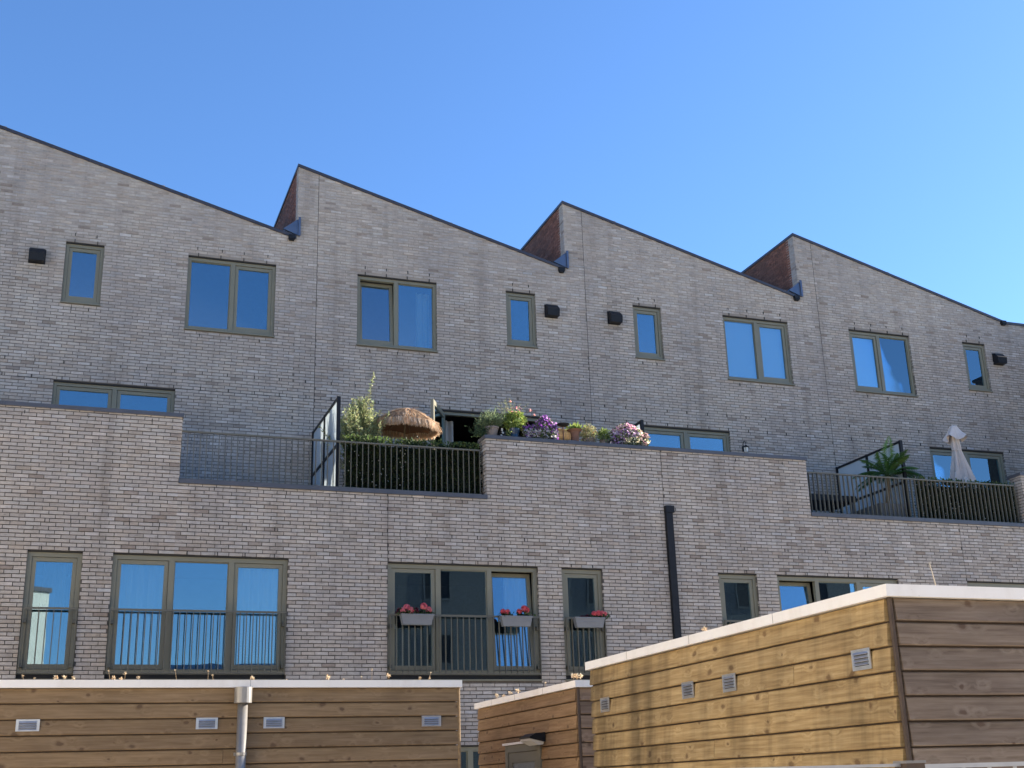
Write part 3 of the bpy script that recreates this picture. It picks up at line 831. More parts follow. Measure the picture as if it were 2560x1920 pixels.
# thatched parasol
r = random.Random(31)
t = thing('thatched_parasol', 'round straw thatched parasol on the terrace', 'parasol', (5.66, 21.25, ZT))
part('pole', (lambda q: (q.tube([(5.62, 21.25, ZT+.05), (5.74, 21.25, 8.36)], .018, 10), q)[1])(MB()), 'stem', t)
bq = MB(); bq.lathe(5.62, 21.25, [(.22, ZT), (.22, ZT+.05), (.04, ZT+.09), (.03, ZT+.3)], 20); part('base', bq, 'planter', t)
ax = Vector((.06, -.05, 1)).normalized(); ux = Vector((1, 0, -.06)).normalized(); uy = ax.cross(ux)
C0 = Vector((5.745, 21.25, 8.10)); RAD = .60
def facet(a): return math.cos(math.pi/8)/math.cos(((a+.3) % (math.pi/4)) - math.pi/8)*1.03
def can(rr, a, dz): rr = rr*facet(a); return C0 + ux*rr*math.cos(a) + uy*rr*math.sin(a) + ax*dz
def prof(f): return .32*(1-f**1.35)
cq = MB()
for k in range(16):
    a, b = 2*math.pi*k/16, 2*math.pi*(k+1)/16
    for f0, f1 in ((.02, .5), (.5, 1)):
        cq.poly([can(RAD*f0, a, prof(f0)-.02), can(RAD*f1, a, prof(f1)-.02), can(RAD*f1, b, prof(f1)-.02), can(RAD*f0, b, prof(f0)-.02)], (.16, .085, .045))
part('canopy', cq, 'straw', t)
for k in range(8):
    a = 2*math.pi*(k+.5)/8; rb = MB(); rb.tube([can(.03, a, prof(.02)-.05), can(RAD*.97, a, prof(.97)-.035)], .007, 5); part('rib', rb, 'stem', t)
sq = MB(); scol = [(.54, .39, .265), (.64, .48, .335), (.44, .30, .195), (.72, .57, .42)]
for layer, (f0, ln) in enumerate([(.08, .42), (.38, .36), (.66, .30)]):
    for _ in range(1500):
        a = r.uniform(0, 6.283); f = f0 + r.uniform(0, .12); f1 = min(1.02, f + ln/RAD*r.uniform(.55, .75)); w_ = r.uniform(.004, .010)
        p0, p1 = can(RAD*f, a, prof(f)+.01+r.uniform(0, .02)), can(RAD*f1, a+r.gauss(0, .03), prof(min(1, f1))+.012+abs(r.gauss(0, .028)))
        s = (p1-p0).cross(ax).normalized()*w_; c = leafcol(r, r.choice(scol), .25)
        sq.poly([p0-s, p0+s, p1+s*.6, p1-s*.6], c)
for _ in range(4200):
    a = r.uniform(0, 6.283); rr = RAD*r.uniform(.93, 1.04); w_ = r.uniform(.004, .009); ln = r.uniform(.08, .155)
    p0 = can(rr, a, .012+r.uniform(-.01, .02)); out = (ux*math.cos(a)+uy*math.sin(a)); p1 = p0 + out*r.uniform(-.01, .05) + Vector((r.gauss(0, .012), r.gauss(0, .012), -ln))
    s = out.cross(Vector((0, 0, 1))).normalized()*w_
    sq.poly([p0-s, p0+s, p1+s*.4, p1-s*.4], leafcol(r, r.choice(scol), .25))
part('thatch', sq, 'straw', t, kind='stuff')

# pots and flowers on the parapet of the second house
ZC = 7.653; YP = YL+.17
def pot(t, x, y, z0, r0, r1, h_, mat, rim=.03):
    q = MB(); q.lathe(x, y, [(r0, z0), (r1*.97, z0+h_-rim), (r1*1.07, z0+h_-rim), (r1*1.07, z0+h_), (r1*.9, z0+h_), (r1*.88, z0+h_-.03)], 22); q.smooth = False
    return part('pot', q, mat, t)
r = random.Random(41)
t = thing('rosemary_pot', 'grey clay pot with a bushy rosemary at the parapet corner', 'potted plant', (7.03, YP, ZC))
pot(t, 7.06, YP, ZC, .085, .125, .20, 'claypot')
q = MB(); spikes(q, r, (7.06, YP, ZC+.17), 150, .6, .34, .05, .012, [(.17, .23, .12), (.24, .30, .16), (.12, .17, .09)], .011)
spikes(q, r, (6.88, YP+.05, ZC+.0), 70, .55, .26, .045, .012, [(.08, .13, .06), (.06, .10, .05)], .012)
part('foliage', q, 'leaf', t, kind='stuff')
t = thing('trailing_pot', 'small dark pot with a white flower and a trailing vine', 'potted plant', (7.27, YP, ZC))
pot(t, 7.27, YP, ZC, .06, .075, .13, 'black')
q = MB(); 
for k in range(40): leaf(q, r, (7.33+r.gauss(0, .02), YP-.10+r.gauss(0, .02), ZC+.14-.005*k), rdir(r, (0, -.5, -.4)), .04, .03, leafcol(r, (.2, .26, .1)))
part('foliage', q, 'leaf', t, kind='stuff')
q = MB()
for k in range(5): flower(q, r, (7.22+r.gauss(0, .012), YP-.12, ZC+.12+r.gauss(0, .03)), (0, -1, .3), .022, (.8, .8, .78), (.7, .7, .6), 6)
part('blossoms', q, 'petal', t, kind='stuff')
t = thing('pink_salvia_pot', 'blue glazed pot with a tall leafy plant and pink flowers', 'potted plant', (7.50, YP, ZC))
pq = MB(); pq.lathe(7.50, YP, [(.10, ZC), (.085, ZC+.03), (.08, ZC+.09), (.10, ZC+.17), (.105, ZC+.20)], 22); part('pot', pq, 'bluepot', t)
q = MB(); blob_leaves(q, r, (7.50, YP, ZC+.36), (.22, .19, .17), 900, .055, .035, [(.10, .16, .04), (.17, .25, .06), (.26, .33, .09)])
for k in range(16):
    a = Vector((r.gauss(-.03, .10), r.gauss(0, .08), 0)); 
    for j in range(18): leaf(q, r, Vector((7.46, YP, ZC+.42)) + a*(.5+j*.06) + Vector((0, 0, j*.017)), rdir(r, (0, 0, .8)), .03, .012, leafcol(r, (.28, .30, .15)))
part('foliage', q, 'leaf', t, kind='stuff')
q = MB(); pk = (.75, .22, .26); pk2 = (.85, .55, .50)
for k in range(46):
    p = Vector((7.52+r.gauss(0, .10), YP+r.gauss(-.05, .08), ZC+.52+r.gauss(0, .05))); flower(q, r, p, rdir(r, (0, -.4, .4)), .013, r.choice([pk, pk2]), pk, 5)
for p in ((7.44, YP, ZC+.73), (7.82, YP, ZC+.57), (7.82, YP, ZC+.60), (7.90, YP, ZC+.49), (7.90, YP, ZC+.51)): 
    for k in range(3): flower(q, r, Vector(p)+rdir(r)*.012, rdir(r, (0, -.5, 0)), .016, pk2, pk, 5)
part('blossoms', q, 'petal', t, kind='stuff')
sq = MB(); sq.tube([(7.66, YP, ZC+.4), (7.76, YP, ZC+.52), (7.82, YP, ZC+.59)], .003, 4); sq.tube([(7.68, YP, ZC+.36), (7.80, YP, ZC+.44), (7.90, YP, ZC+.50)], .003, 4); part('stems', sq, 'stem', t)

def petunia(label, x0, x1, cx_top, ztop, zones, seed, n):
    r = random.Random(seed); cx = (x0+x1)/2
    t = thing('petunia_planter', label, 'flowers', (cx, YP, ZC))
    q = MB(); q.prism([(x0+.06, YP-.07, ZC), (x1-.06, YP-.07, ZC), (x1-.04, YP-.09, ZC+.14), (x0+.04, YP-.09, ZC+.14)], (0, .17, 0)); part('trough', q, 'planter', t)
    q = MB(); f = MB()
    for _ in range(n):
        u = r.random(); x = x0 + (x1-x0)*u; hmax = ztop(u); z = ZC + .02 + (hmax-.02)*r.random()**.8; v = (z-ZC)/max(.05, hmax)
        y = YP - .17*math.sqrt(max(0, 1-v*v))*r.uniform(.6, 1.1) if r.random() < .7 else YP + r.uniform(-.1, .12)
        p = Vector((x, y, z))
        if r.random() < .62: leaf(q, r, p + Vector((0, .02, -.01)), rdir(r, (0, -.3, .2)), .05, .03, leafcol(r, r.choice([(.06, .10, .03), (.10, .15, .05), (.16, .20, .08)])))
        else:
            rim, ctr = zones(u, v, r)
            flower(f, r, p, rdir(r, (.25, -.75, .55)), r.uniform(.015, .029), rim, ctr, 6)
    part('foliage', q, 'leaf', t, kind='stuff'); part('blossoms', f, 'petal', t, kind='stuff')
WH, PU, DP, PI_, CR = (.88, .87, .88), (.36, .11, .50), (.10, .02, .16), (.80, .28, .52), (.90, .84, .64)
def z1_(u, v, r):
    if v < .52 + .25*(u < .35): return (WH, DP) if r.random() < .8 else (PU, DP)
    return ((.34, .12, .50), (.20, .04, .30)) if r.random() < .65 else ((.62, .40, .70), PU)
petunia('mound of purple and white petunias beside the black dish stand', 7.66, 8.30, 0, lambda u: .26+.24*math.exp(-((u-.68)/.28)**2), z1_, 51, 1500)
def z2_(u, v, r):
    if u > .72: return ((.72, .36, .52), (.70, .62, .40)) if r.random() < .6 else (CR, CR)
    if v > .72: return (PI_, WH) if r.random() < .6 else ((.78, .62, .55), CR)
    if v < .38 and u > .3: return (CR, (.7, .6, .3))
    return (WH, PU) if r.random() < .4 else ((.36, .18, .44), (.55, .4, .6))
petunia('mound of pink, white and cream petunias beside the dark screen post', 9.43, 10.16, 0, lambda u: .30+.16*math.sin(math.pi*min(1, u*1.1)), z2_, 52, 1900)

# dish on a stand, basket, terracotta pot, small shrubs
t = thing('bird_dish_stand', 'round black dish on a thin stand among the flower pots', 'bird bath', (8.44, YP-.06, ZC))
q = MB(); q.tube([(8.44, YP-.06, ZC), (8.44, YP-.06, ZC+.30)], .012, 8); part('stand', q, 'terracotta', t)
q = MB(); q.lathe(8.44, YP-.06, [(.02, ZC+.295), (.09, ZC+.315), (.122, ZC+.345), (.116, ZC+.347), (.02, ZC+.325)], 26); part('dish', q, 'black', t)
t = thing('wicker_basket', 'rounded tan wicker basket lying behind the black dish stand', 'basket', (8.47, YP+.10, ZC))
q = MB(); q.smooth = True
q.tube([(8.26, YP+.14, ZC+.16), (8.30, YP+.13, ZC+.145), (8.40, YP+.11, ZC+.14), (8.52, YP+.09, ZC+.135), (8.60, YP+.08, ZC+.12), (8.62, YP+.08, ZC+.12)], [.10, .15, .165, .15, .11, .03], 20); part('body', q, 'wicker', t)
for k in range(7):
    a = Vector((8.29+.05*k, YP+.135-.009*k, ZC+.145-.004*k)); rr = [.145, .158, .166, .165, .158, .146, .125][k]; q = MB()
    q.tube([a+Vector((0, rr*math.cos(x), rr*math.sin(x))) for x in [2*math.pi*j/20 for j in range(21)]], .006, 5); part('hoop', q, 'wicker', t)
t = thing('terracotta_urn', 'dark flared terracotta urn with a bright green succulent', 'potted plant', (8.72, YP+.02, ZC))
q = MB(); q.lathe(8.70, YP+.02, [(.075, ZC), (.08, ZC+.16), (.10, ZC+.23), (.145, ZC+.27), (.145, ZC+.285), (.10, ZC+.27)], 22); part('pot', q, 'terracotta', t)
r = random.Random(61); q = MB()
for k in range(120): leaf(q, r, (8.72+r.gauss(0, .05), YP+.02+r.gauss(0, .04), ZC+.27), rdir(r, (0, 0, 1.1)), r.uniform(.09, .17), .035, leafcol(r, (.26, .34, .09), .25))
part('foliage', q, 'leaf', t, kind='stuff')
def bush(x, rad, zc, label, cols, n, seed, leafl, flowers=None):
    r = random.Random(seed); t = thing('potted_bush', label, 'potted plant', (x, YP, ZC))
    pot(t, x, YP+.02, ZC, rad[0]*.5, rad[0]*.62, .12, 'claypot', .02)
    q = MB(); blob_leaves(q, r, (x, YP, zc), rad, n, leafl, leafl*.45, cols, (0, 0, .5), .4); part('foliage', q, 'leaf', t, kind='stuff')
    if flowers:
        f = MB()
        for _ in range(flowers): v = rdir(r, (0, -.6, .2)); flower(f, r, Vector((x, YP, zc))+Vector((v.x*rad[0], v.y*rad[1], v.z*rad[2])), v, .010, (.75, .72, .6), (.6, .5, .2), 5)
        part('blossoms', f, 'petal', t, kind='stuff')
bush(8.98, (.19, .16, .19), ZC+.20, 'feathery yellow green bush with tiny pale flowers', [(.28, .30, .14), (.36, .34, .18), (.20, .24, .11), (.34, .24, .12)], 1500, 71, .035, 30)
bush(9.29, (.12, .12, .14), ZC+.19, 'small bright green bush between the feathery bush and pink petunias', [(.12, .19, .04), (.24, .32, .07), (.09, .14, .03)], 700, 72, .04)

# wall lantern of the third house
t = thing('wall_lantern', 'small black wall lantern right of the terrace door', 'lantern', (13.80, YU-.10, 8.45))
q = MB(); q.box((13.77, YU-.022, 8.50), (13.83, YU-.010, 8.62)); part('backplate', q, 'black', t)
q = MB(); q.tube([(13.80, YU-.02, 8.60)] + [(13.80, YU-.075+.055*math.cos(a), 8.66+.06*math.sin(a)) for a in [math.pi*k/8 for k in range(9)]] + [(13.80, YU-.13, 8.60)], .007, 6); part('arm', q, 'black', t)
q = MB(); q.lathe(13.80, YU-.13, [(.015, 8.62), (.06, 8.575), (.075, 8.565), (.06, 8.563)], 12); part('cap', q, 'black', t)
q = MB(); q.lathe(13.80, YU-.13, [(.045, 8.46), (.052, 8.56)], 8); part('lamp_glass', q, 'lampglass', t)
for k in range(4):
    a = math.pi*(k+.5)/2; q = MB(); q.tube([(13.80+.046*math.cos(a), YU-.13+.046*math.sin(a), 8.45), (13.80+.056*math.cos(a), YU-.13+.056*math.sin(a), 8.565)], .005, 5); part('bar', q, 'black', t)

# last terrace: table, planter, palm, closed parasol
t = thing('terrace_table', 'low dark table seen through the right hand railing', 'table', (14.45, 21.3, ZT))
part('top', B((14.0, 20.9, 7.04), (15.3, 21.8, 7.16)), 'black', t)
for x in (14.06, 15.24):
    for y in (20.96, 21.74): part('leg', B((x-.03, y-.03, ZT), (x+.03, y+.03, 7.039)), 'planter', t)
t = thing('long_planter', 'long charcoal planter standing along the screen by the palm', 'planter', (15.85, 21.1, ZT))
q = MB(); q.box((15.50, 20.42, ZT), (16.08, 22.1, 6.93)); part('body', q, 'planter', t); part('soil', B((15.54, 20.46, 6.925), (16.04, 22.06, 6.94)), 'stem', t)
r = random.Random(81); PX, PY = 15.86, 20.52
t = thing('palm', 'green potted palm in front of the frosted screen', 'palm', (PX, PY, ZT))
q = MB(); q.tube([(PX-.10, PY, 6.90), (PX-.05, PY, 7.2), (PX, PY, 7.52)], [.05, .042, .035], 9); q.tube([(PX-.04, PY+.05, 6.90), (PX-.03, PY+.04, 7.4)], [.035, .025], 7); part('trunk', q, 'stem', t)
for k in range(24):
    a = 2.4*k + r.uniform(-.2, .2); el = R(82) if k == 0 else R(r.uniform(12, 72)); ln = .86 if k == 0 else r.uniform(.58, .80)
    d0 = Vector((math.cos(a)*math.cos(el), math.sin(a)*math.cos(el), math.sin(el))); p = Vector((PX, PY, 7.52)); q = MB(); pts = [p.copy()]
    if k == 0: d0 = Vector((.10, -.05, 1)).normalized()
    base = leafcol(r, (.05, .12, .03) if k else (.14, .26, .07), .25); nseg = 26; dd = d0.copy()
    for j in range(nseg):
        dd = (dd + Vector((0, 0, -.020 if k == 0 else -.050))).normalized(); p = p + dd*ln/nseg; pts.append(p.copy())
        side = dd.cross(Vector((0, 0, 1))); side = side.normalized() if side.length > .1 else Vector((1, 0, 0)); f = j/nseg
        if k == 0: side = Vector((.97, -.2, 0))
        if f > .12:
            for s in (-1, 1):
                v = (side*s + dd*.75 + Vector((0, 0, -.15))).normalized(); L2 = .20*math.sin(math.pi*min(1, .12+f*.86))*r.uniform(.85, 1.1)
                e = p+v*L2+Vector((0, 0, -L2*.25)); wv2 = dd*.017
                q.poly([p-wv2*.4, p+v*L2*.45-wv2, e, p+v*L2*.45+wv2], tuple(x*r.uniform(.8, 1.2) for x in base))
    q.tube(pts[::5]+[pts[-1]], [.006, .005, .004, .003, .002, .002, .001][:len(pts[::5])+1], 4, tuple(x*.9 for x in base)); part('frond', q, 'leaf', t)
# closed parasol
t = thing('closed_parasol', 'closed beige canvas parasol tied round its pole', 'parasol', (18.30, 21.2, ZT)); SX, SY = 18.30, 21.2
q = MB(); q.tube([(SX+.04, SY, ZT+.06), (SX, SY, 8.98)], .02, 10); part('pole', q, 'steel', t)
q = MB(); q.lathe(SX+.04, SY, [(.25, ZT), (.25, ZT+.06), (.03, ZT+.10), (.03, ZT+.3)], 20); part('base', q, 'planter', t)
r = random.Random(91)
def cloth(rows, folds, seed, depth, lean=0):
    q = MB(); r = random.Random(seed); n = folds*6; ph = [r.uniform(0, 6.28) for _ in range(5)]; ring = []
    for (z, rad, dp) in rows:
        row = []
        for k in range(n):
            a = 2*math.pi*k/n; f = 1 + dp*math.sin(folds*a + .6*math.sin(z*5+ph[0])) + dp*.45*math.sin((folds+2)*a+ph[1]+z*3) + .06*math.sin(2*a+ph[2])
            zz = z + depth*math.sin(4*a+ph[3])*(rad) + .03*dp*math.sin(9*a)
            row.append((SX + lean*(8.5-z) + rad*f*math.cos(a), SY + rad*f*math.sin(a), zz))
        ring.append(row)
    for A_, B_ in zip(ring, ring[1:]):
        for k in range(n): q.poly([A_[k], A_[(k+1) % n], B_[(k+1) % n], B_[k]])
    q.smooth = True; return q
part('canopy', cloth([(8.83, .05, .1), (8.66, .075, .25), (8.50, .085, .25), (8.40, .085, .22), (8.32, .10, .25), (8.15, .125, .3), (7.95, .155, .34), (7.75, .185, .36), (7.55, .21, .38), (7.35, .225, .4)], 6, 3, .16, .06), 'canvas', t)
part('vent_flap', cloth([(8.99, .02, .05), (8.965, .075, .06), (8.90, .10, .10), (8.80, .15, .15), (8.72, .205, .22), (8.665, .24, .26)], 4, 5, .22), 'canvas', t, label='loose top flap of the parasol')
q = MB(); q.tube([(SX + .094*math.cos(a), SY + .094*math.sin(a), 8.42) for a in [2*math.pi*k/16 for k in range(17)]], .012, 6); part('tie_band', q, 'canvas', t)

# geranium boxes on the balcony rails
def gbox(x0, x1, heads, label, seed):
    r = random.Random(seed); t = thing('geranium_box', label, 'flower box', ((x0+x1)/2, 19.86, 4.24), 'grey flower boxes with pink geraniums')
    y0, y1 = 19.78, 19.915; q = MB(); z0, z1 = 4.235, 4.405; i_ = .035
    bl = [(x0+i_, y0+.02, z0), (x1-i_, y0+.02, z0), (x1-i_, y1-.01, z0), (x0+i_, y1-.01, z0)]; tl = [(x0, y0, z1), (x1, y0, z1), (x1, y1, z1), (x0, y1, z1)]
    n = 0; q.poly(bl[::-1])
    for k in range(4): q.poly([bl[k], bl[(k+1) % 4], tl[(k+1) % 4], tl[k]])
    part('box', q, 'boxgrey', t)
    rq = MB(); rect = [(x0-.006, y0-.006), (x1+.006, y1+.006)]
    rq.box((x0-.006, y0-.008, z1-.02), (x1+.006, y0+.006, z1+.004)); rq.box((x0-.006, y1-.006, z1-.02), (x1+.006, y1+.006, z1+.004)); rq.box((x0-.006, y0+.0065, z1-.019), (x0+.006, y1-.0065, z1+.003)); rq.box((x1-.006, y0+.0065, z1-.019), (x1+.006, y1-.0065, z1+.003))
    rq.box((x0+.01, y0+.004, z1-.082), (x1-.01, y0+.012, z1-.074)); part('rim', rq, 'boxgrey', t)
    part('soil', B((x0+.01, y0+.012, z1-.03), (x1-.01, y1-.01, z1-.012)), 'stem', t)
    for xx in (x0+.15, x1-.15): part('hook', B((xx-.01, y1+.007, z1-.08), (xx+.01, y1+.018, z1+.012)), 'black', t)
    lf = MB(); sm = MB()
    for (hx, hz, rad, tone) in heads:
        p = Vector((x0+hx, 19.85+r.uniform(-.03, .03), z1+hz)); sm.tube([(p.x+r.uniform(-.03, .03), p.y, z1-.02), (p.x, p.y, p.z)], .004, 5)
        hq = MB(); 
        for _ in range(110):
            v = rdir(r, (0, 0, .15)); flower(hq, r, p+v*rad*1.15*r.uniform(.75, 1.05), v, .019, tuple(min(.97, x*r.uniform(.85, 1.2)) for x in tone), tuple(x*.75 for x in tone), 5)
        part('flower_head', hq, 'petal', t)
        for _ in range(26): leaf(lf, r, (p.x+r.gauss(0, .05), p.y+r.gauss(0, .03), z1+abs(r.gauss(0, .03))), rdir(r, (0, 0, .5)), .05, .05, leafcol(r, r.choice([(.03, .06, .02), (.05, .09, .03)])))
    part('foliage', lf, 'leaf', t, kind='stuff'); part('stems', sm, 'stem', t)
CO, RE = (.92, .30, .34), (.90, .20, .24)
gbox(5.26, 5.82, [(.045, .06, .04, CO), (.115, .115, .045, CO), (.175, .06, .045, CO), (.40, .14, .046, CO), (.49, .085, .042, CO)], 'grey flower box with five round coral geraniums on the wide balcony', 1)
gbox(7.02, 7.58, [(.06, .08, .035, RE), (.12, .07, .035, RE), (.35, .085, .036, RE), (.43, .13, .045, RE), (.48, .11, .035, RE)], 'grey flower box with red pink geraniums in front of the tilted pane', 2)
gbox(8.38, 8.94, [(.38, .07, .036, RE), (.46, .075, .045, RE), (.54, .075, .04, CO), (.58, .07, .03, CO)], 'grey flower box on the narrow window, geraniums only at its right end', 3)

# ------------------------------------------------------------------ timber sheds
HS, ZCB, PITCH = 2.55, 2.488, .1248     # top and underside of the white coping, board spacing
def board_profile(z0, z1): return [(0, z0), (.026, z0), (.029, z0+.005), (.017, z1-.006), (.012, z1), (0, z1)]
def boards_front(shed, x0, x1, Y, mat, seed, splits=True, holes=()):
    """faces -Y; Y is the plane of the body behind the boards"""
    r = random.Random(seed)
    for k in range(20):
        zt = ZCB - .004 - k*PITCH; zb = max(.06, zt - .1150)
        cuts = [x0, x1]
        if splits and x1-x0 > 2:
            c = r.uniform(x0+.8, x1-.8); cuts = [x0, c, x1]
        for a, b in zip(cuts, cuts[1:]):
            q = MB(); w_ = r.uniform(-.0012, .0012)
            q.prism([(a+.0012, Y-o, z+w_) for o, z in board_profile(zb, zt)], (b-a-.0024, 0, 0)); part('board', q, mat, shed)
def boards_side(shed, y0, y1, X, mat, seed, sgn=-1, hole=None):
    """faces -X (sgn -1) or +X"""
    r = random.Random(seed)
    for k in range(20):
        zt = ZCB - .004 - k*PITCH; zb = max(.06, zt - .1150); segs = [(y0, y1)]
        if hole and zb < hole[2]: segs = [(y0, hole[0]), (hole[1], y1)]
        elif sgn < 0 and k % 3 != 1:
            c = r.uniform(y0+.7, y1-.7); segs = [(y0, c), (c, y1)]
        for a, b in segs:
            e = r.uniform(-.003, .003); q = MB()
            q.prism([(X+sgn*o, a+.0012+e, z) for o, z in board_profile(zb, zt)], (0, b-a-.0024-e, 0)); part('board', q, mat, shed)
        if hole and zb < hole[2] < zt - .015:
            q = MB(); q.prism([(X+sgn*o, hole[0]+.0012, z) for o, z in board_profile(hole[2]+.004, zt)], (0, hole[1]-hole[0]-.0024, 0)); part('board', q, mat, shed)
def shed_coping(shed, x0, x1, y0, y1):
    q = MB(); t = .14
    q.box((x0, y0, ZCB), (x1, y0+t, HS)); q.box((x0, y1-t, ZCB), (x1, y1, HS))
    q.box((x0+.0004, y0+t+.0005, ZCB+.0004), (x0+t, y1-t-.0005, HS-.0004)); q.box((x1-t, y0+t+.0005, ZCB+.0004), (x1-.0004, y1-t-.0005, HS-.0004))
    o = part('coping', q, 'white', shed)
    sm = MB()
    for f in (.28, .55, .8):
        x = x0+(x1-x0)*f; sm.box((x-.0012, y0-.0008, ZCB+.001), (x+.0012, y0+.01, HS+.0008))
        y = y0+(y1-y0)*f; sm.box((x0-.0008, y-.0012, ZCB+.001), (x0+.01, y+.0012, HS+.0008))
    part('joint', sm, 'claypot', o)
def louvre(shed, c, along, mat='alu', w_=.178, h_=.092):
    """louvred vent plate; along 'X' faces -Y, along 'Y' faces -X; c is its centre on the board face"""
    if along == 'X': T = lambda u, o, z: (c[0]+u, c[1]-o, c[2]+z)
    else: T = lambda u, o, z: (c[0]-o, c[1]+u, c[2]+z)
    def bx(q, u0, u1, o0, o1, z0, z1):
        q.prism([T(u0, o0, z0), T(u1, o0, z0), T(u1, o0, z1), T(u0, o0, z1)], Vector(T(0, o1, 0))-Vector(T(0, o0, 0)))
    q = MB(); bx(q, -w_/2, w_/2, .0, .003, -h_/2, h_/2); v = part('vent', q, mat, shed)
    rq = MB(); bx(rq, -w_/2, w_/2, .0031, .006, h_/2-.007, h_/2); bx(rq, -w_/2, w_/2, .0031, .006, -h_/2, -h_/2+.007)
    bx(rq, -w_/2, -w_/2+.008, .0032, .0059, -h_/2+.0072, h_/2-.0072); bx(rq, w_/2-.008, w_/2, .0032, .0059, -h_/2+.0072, h_/2-.0072); part('rim', rq, mat, v)
    for k in range(4):
        z = h_/2 - .018 - k*.0185; q = MB()
        q.prism([T(-w_*.38, .0031, z+.004), T(-w_*.38, .013, z-.009), T(-w_*.38, .012, z-.0115), T(-w_*.38, .0031, z-.009)], Vector(T(w_*.76, 0, 0))-Vector(T(0, 0, 0))); part('slat', q, mat, v)
        q = MB(); bx(q, -w_*.37, w_*.37, .0031, .0036, z-.0140, z-.0105); part('slot', q, 'dark', v)
def shed_body(shed, x0, x1, y0, y1):
    part('body', B((x0, y0, 0), (x1, y1, ZCB-.002)), 'post', shed); part('roof', B((x0+.06, y0+.06, ZCB+.0), (x1-.06, y1-.06, ZCB+.03)), 'stem', shed)

YS = 10.83
sh = thing('timber_shed', 'long brown board shed at the left with a zinc downpipe', 'shed', (-1.3, YS+1.5, 0), 'timber sheds with white roof edges')
shed_body(sh, -6.0, 3.395, YS+.05, YS+3.0)
boards_front(sh, -5.95, 3.42, YS+.05, 'wood_left', 3); boards_side(sh, YS+.052, YS+3.0, 3.395, 'wood_left', 4, 1)
part('sun_catch_trim', (lambda q: (q.tube([(3.421, YS+.034, 0), (3.421, YS+.034, ZCB-.001)], .014, 12), q)[1])(MB()), 'wood_left', sh)  # rounded strip added so the corner catches a sliver of sun
shed_coping(sh, -6.03, 3.447, YS, YS+3.03)
for ux_ in (-.196, 1.205, 1.765, 3.16): louvre(sh, (ux_, YS+.022, 2.196), 'X')
q = MB(); q.tube([(1.487, YS-.045, 0), (1.487, YS-.045, 2.36)], .0425, 18); q.smooth = True; dp = part('downpipe', q, 'zinc', sh)
q = MB(); q.tube([(1.487, YS-.050, 2.355), (1.487, YS-.050, 2.485)], .074, 22); part('hopper', q, 'zinc', dp)
q = MB(); q.tube([(1.487, YS-.045, 1.93), (1.487, YS-.045, 1.955)], .0455, 18); q.box((1.435, YS-.01, 1.93), (1.54, YS+.03, 1.955)); part('bracket', q, 'zinc', dp)
sheds = [sh]

sh = thing('timber_shed', 'brown board shed in the middle with a grey green door and wall lamp', 'shed', (6.2, YS+1.5, 0), 'timber sheds with white roof edges')
MX = 4.556
shed_body(sh, MX+.05, 8.2, YS+.05, YS+3.02)
boards_side(sh, YS+.075, YS+3.0, MX+.05, 'wood_mid', 6, -1, (11.842, 12.885, 2.06)); boards_front(sh, MX+.052, 8.2, YS+.05, 'wood_midx', 7)
part('corner_batten', B((MX+.028, YS+.028, 0), (MX+.0495, YS+.0495, ZCB-.001)), 'post', sh)
shed_coping(sh, MX, 8.23, YS, YS+3.04)
dq = MB(); dq.box((MX+.012, 11.845, 0), (MX+.049, 11.925, 2.04)); dq.box((MX+.012, 12.80, 0), (MX+.049, 12.88, 2.04)); dq.box((MX+.0125, 11.9255, 1.965), (MX+.049, 12.7995, 2.0395))
df = part('door_frame', dq, 'door', sh)
part('drip_strip', B((MX-.012, 11.83, 2.041), (MX+.049, 12.90, 2.062)), 'white', df)
dq = MB(); y0, y1 = 11.93, 12.795
dq.box((MX+.022, y0, .02), (MX+.048, y0+.10, 1.96)); dq.box((MX+.022, y1-.10, .02), (MX+.048, y1, 1.96)); dq.box((MX+.0225, y0+.1005, 1.86), (MX+.048, y1-.1005, 1.9595)); dq.box((MX+.0225, y0+.1005, .021), (MX+.048, y1-.1005, .3)); dq.box((MX+.0225, y0+.1005, .95), (MX+.048, y1-.1005, 1.05))
dd_ = part('door', dq, 'door', sh)
part('panel', B((MX+.034, y0+.1, .3), (MX+.042, y1-.1, .95)), 'doorpanel', dd_); part('panel', B((MX+.034, y0+.1, 1.05), (MX+.042, y1-.1, 1.86)), 'doorpanel', dd_)
sheds.append(sh)
lt = thing('wall_lamp', 'black wedge shaped wall lamp above the shed door', 'lamp', (MX, 11.83, 2.06))
lx = MX+.020; q = MB()
q.prism([(lx, 11.70, 2.035), (lx, 11.70, 2.125), (lx-.10, 11.70, 2.118), (lx-.165, 11.70, 2.085), (lx-.165, 11.70, 2.07)], (0, .30, 0)); part('housing', q, 'black', lt)
q = MB(); q.prism([(lx-.012, 11.712, 2.034), (lx-.160, 11.712, 2.068), (lx-.155, 11.73, 2.05), (lx-.06, 11.73, 2.005), (lx-.015, 11.73, 2.01)], (0, .27, 0)); part('diffuser', q, 'lampglass', lt)

sh = thing('timber_shed', 'large golden board shed at the right, nearest the camera', 'shed', (6, 7.3, 0), 'timber sheds with white roof edges')
RX, RY = 3.98, 5.28
shed_body(sh, RX+.05, 9.0, RY+.05, 9.22)
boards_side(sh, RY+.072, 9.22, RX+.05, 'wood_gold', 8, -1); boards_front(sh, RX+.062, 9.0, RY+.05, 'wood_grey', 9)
part('corner_batten', B((RX+.032, RY+.030, 0), (RX+.0495, RY+.0495, ZCB-.001)), 'post', sh)
shed_coping(sh, RX, 9.03, RY, 9.245)
for yy in (8.935, 7.56, 6.998, 5.588): louvre(sh, (RX+.022, yy, 2.198), 'Y', w_=.166, h_=.108)
sheds.append(sh)

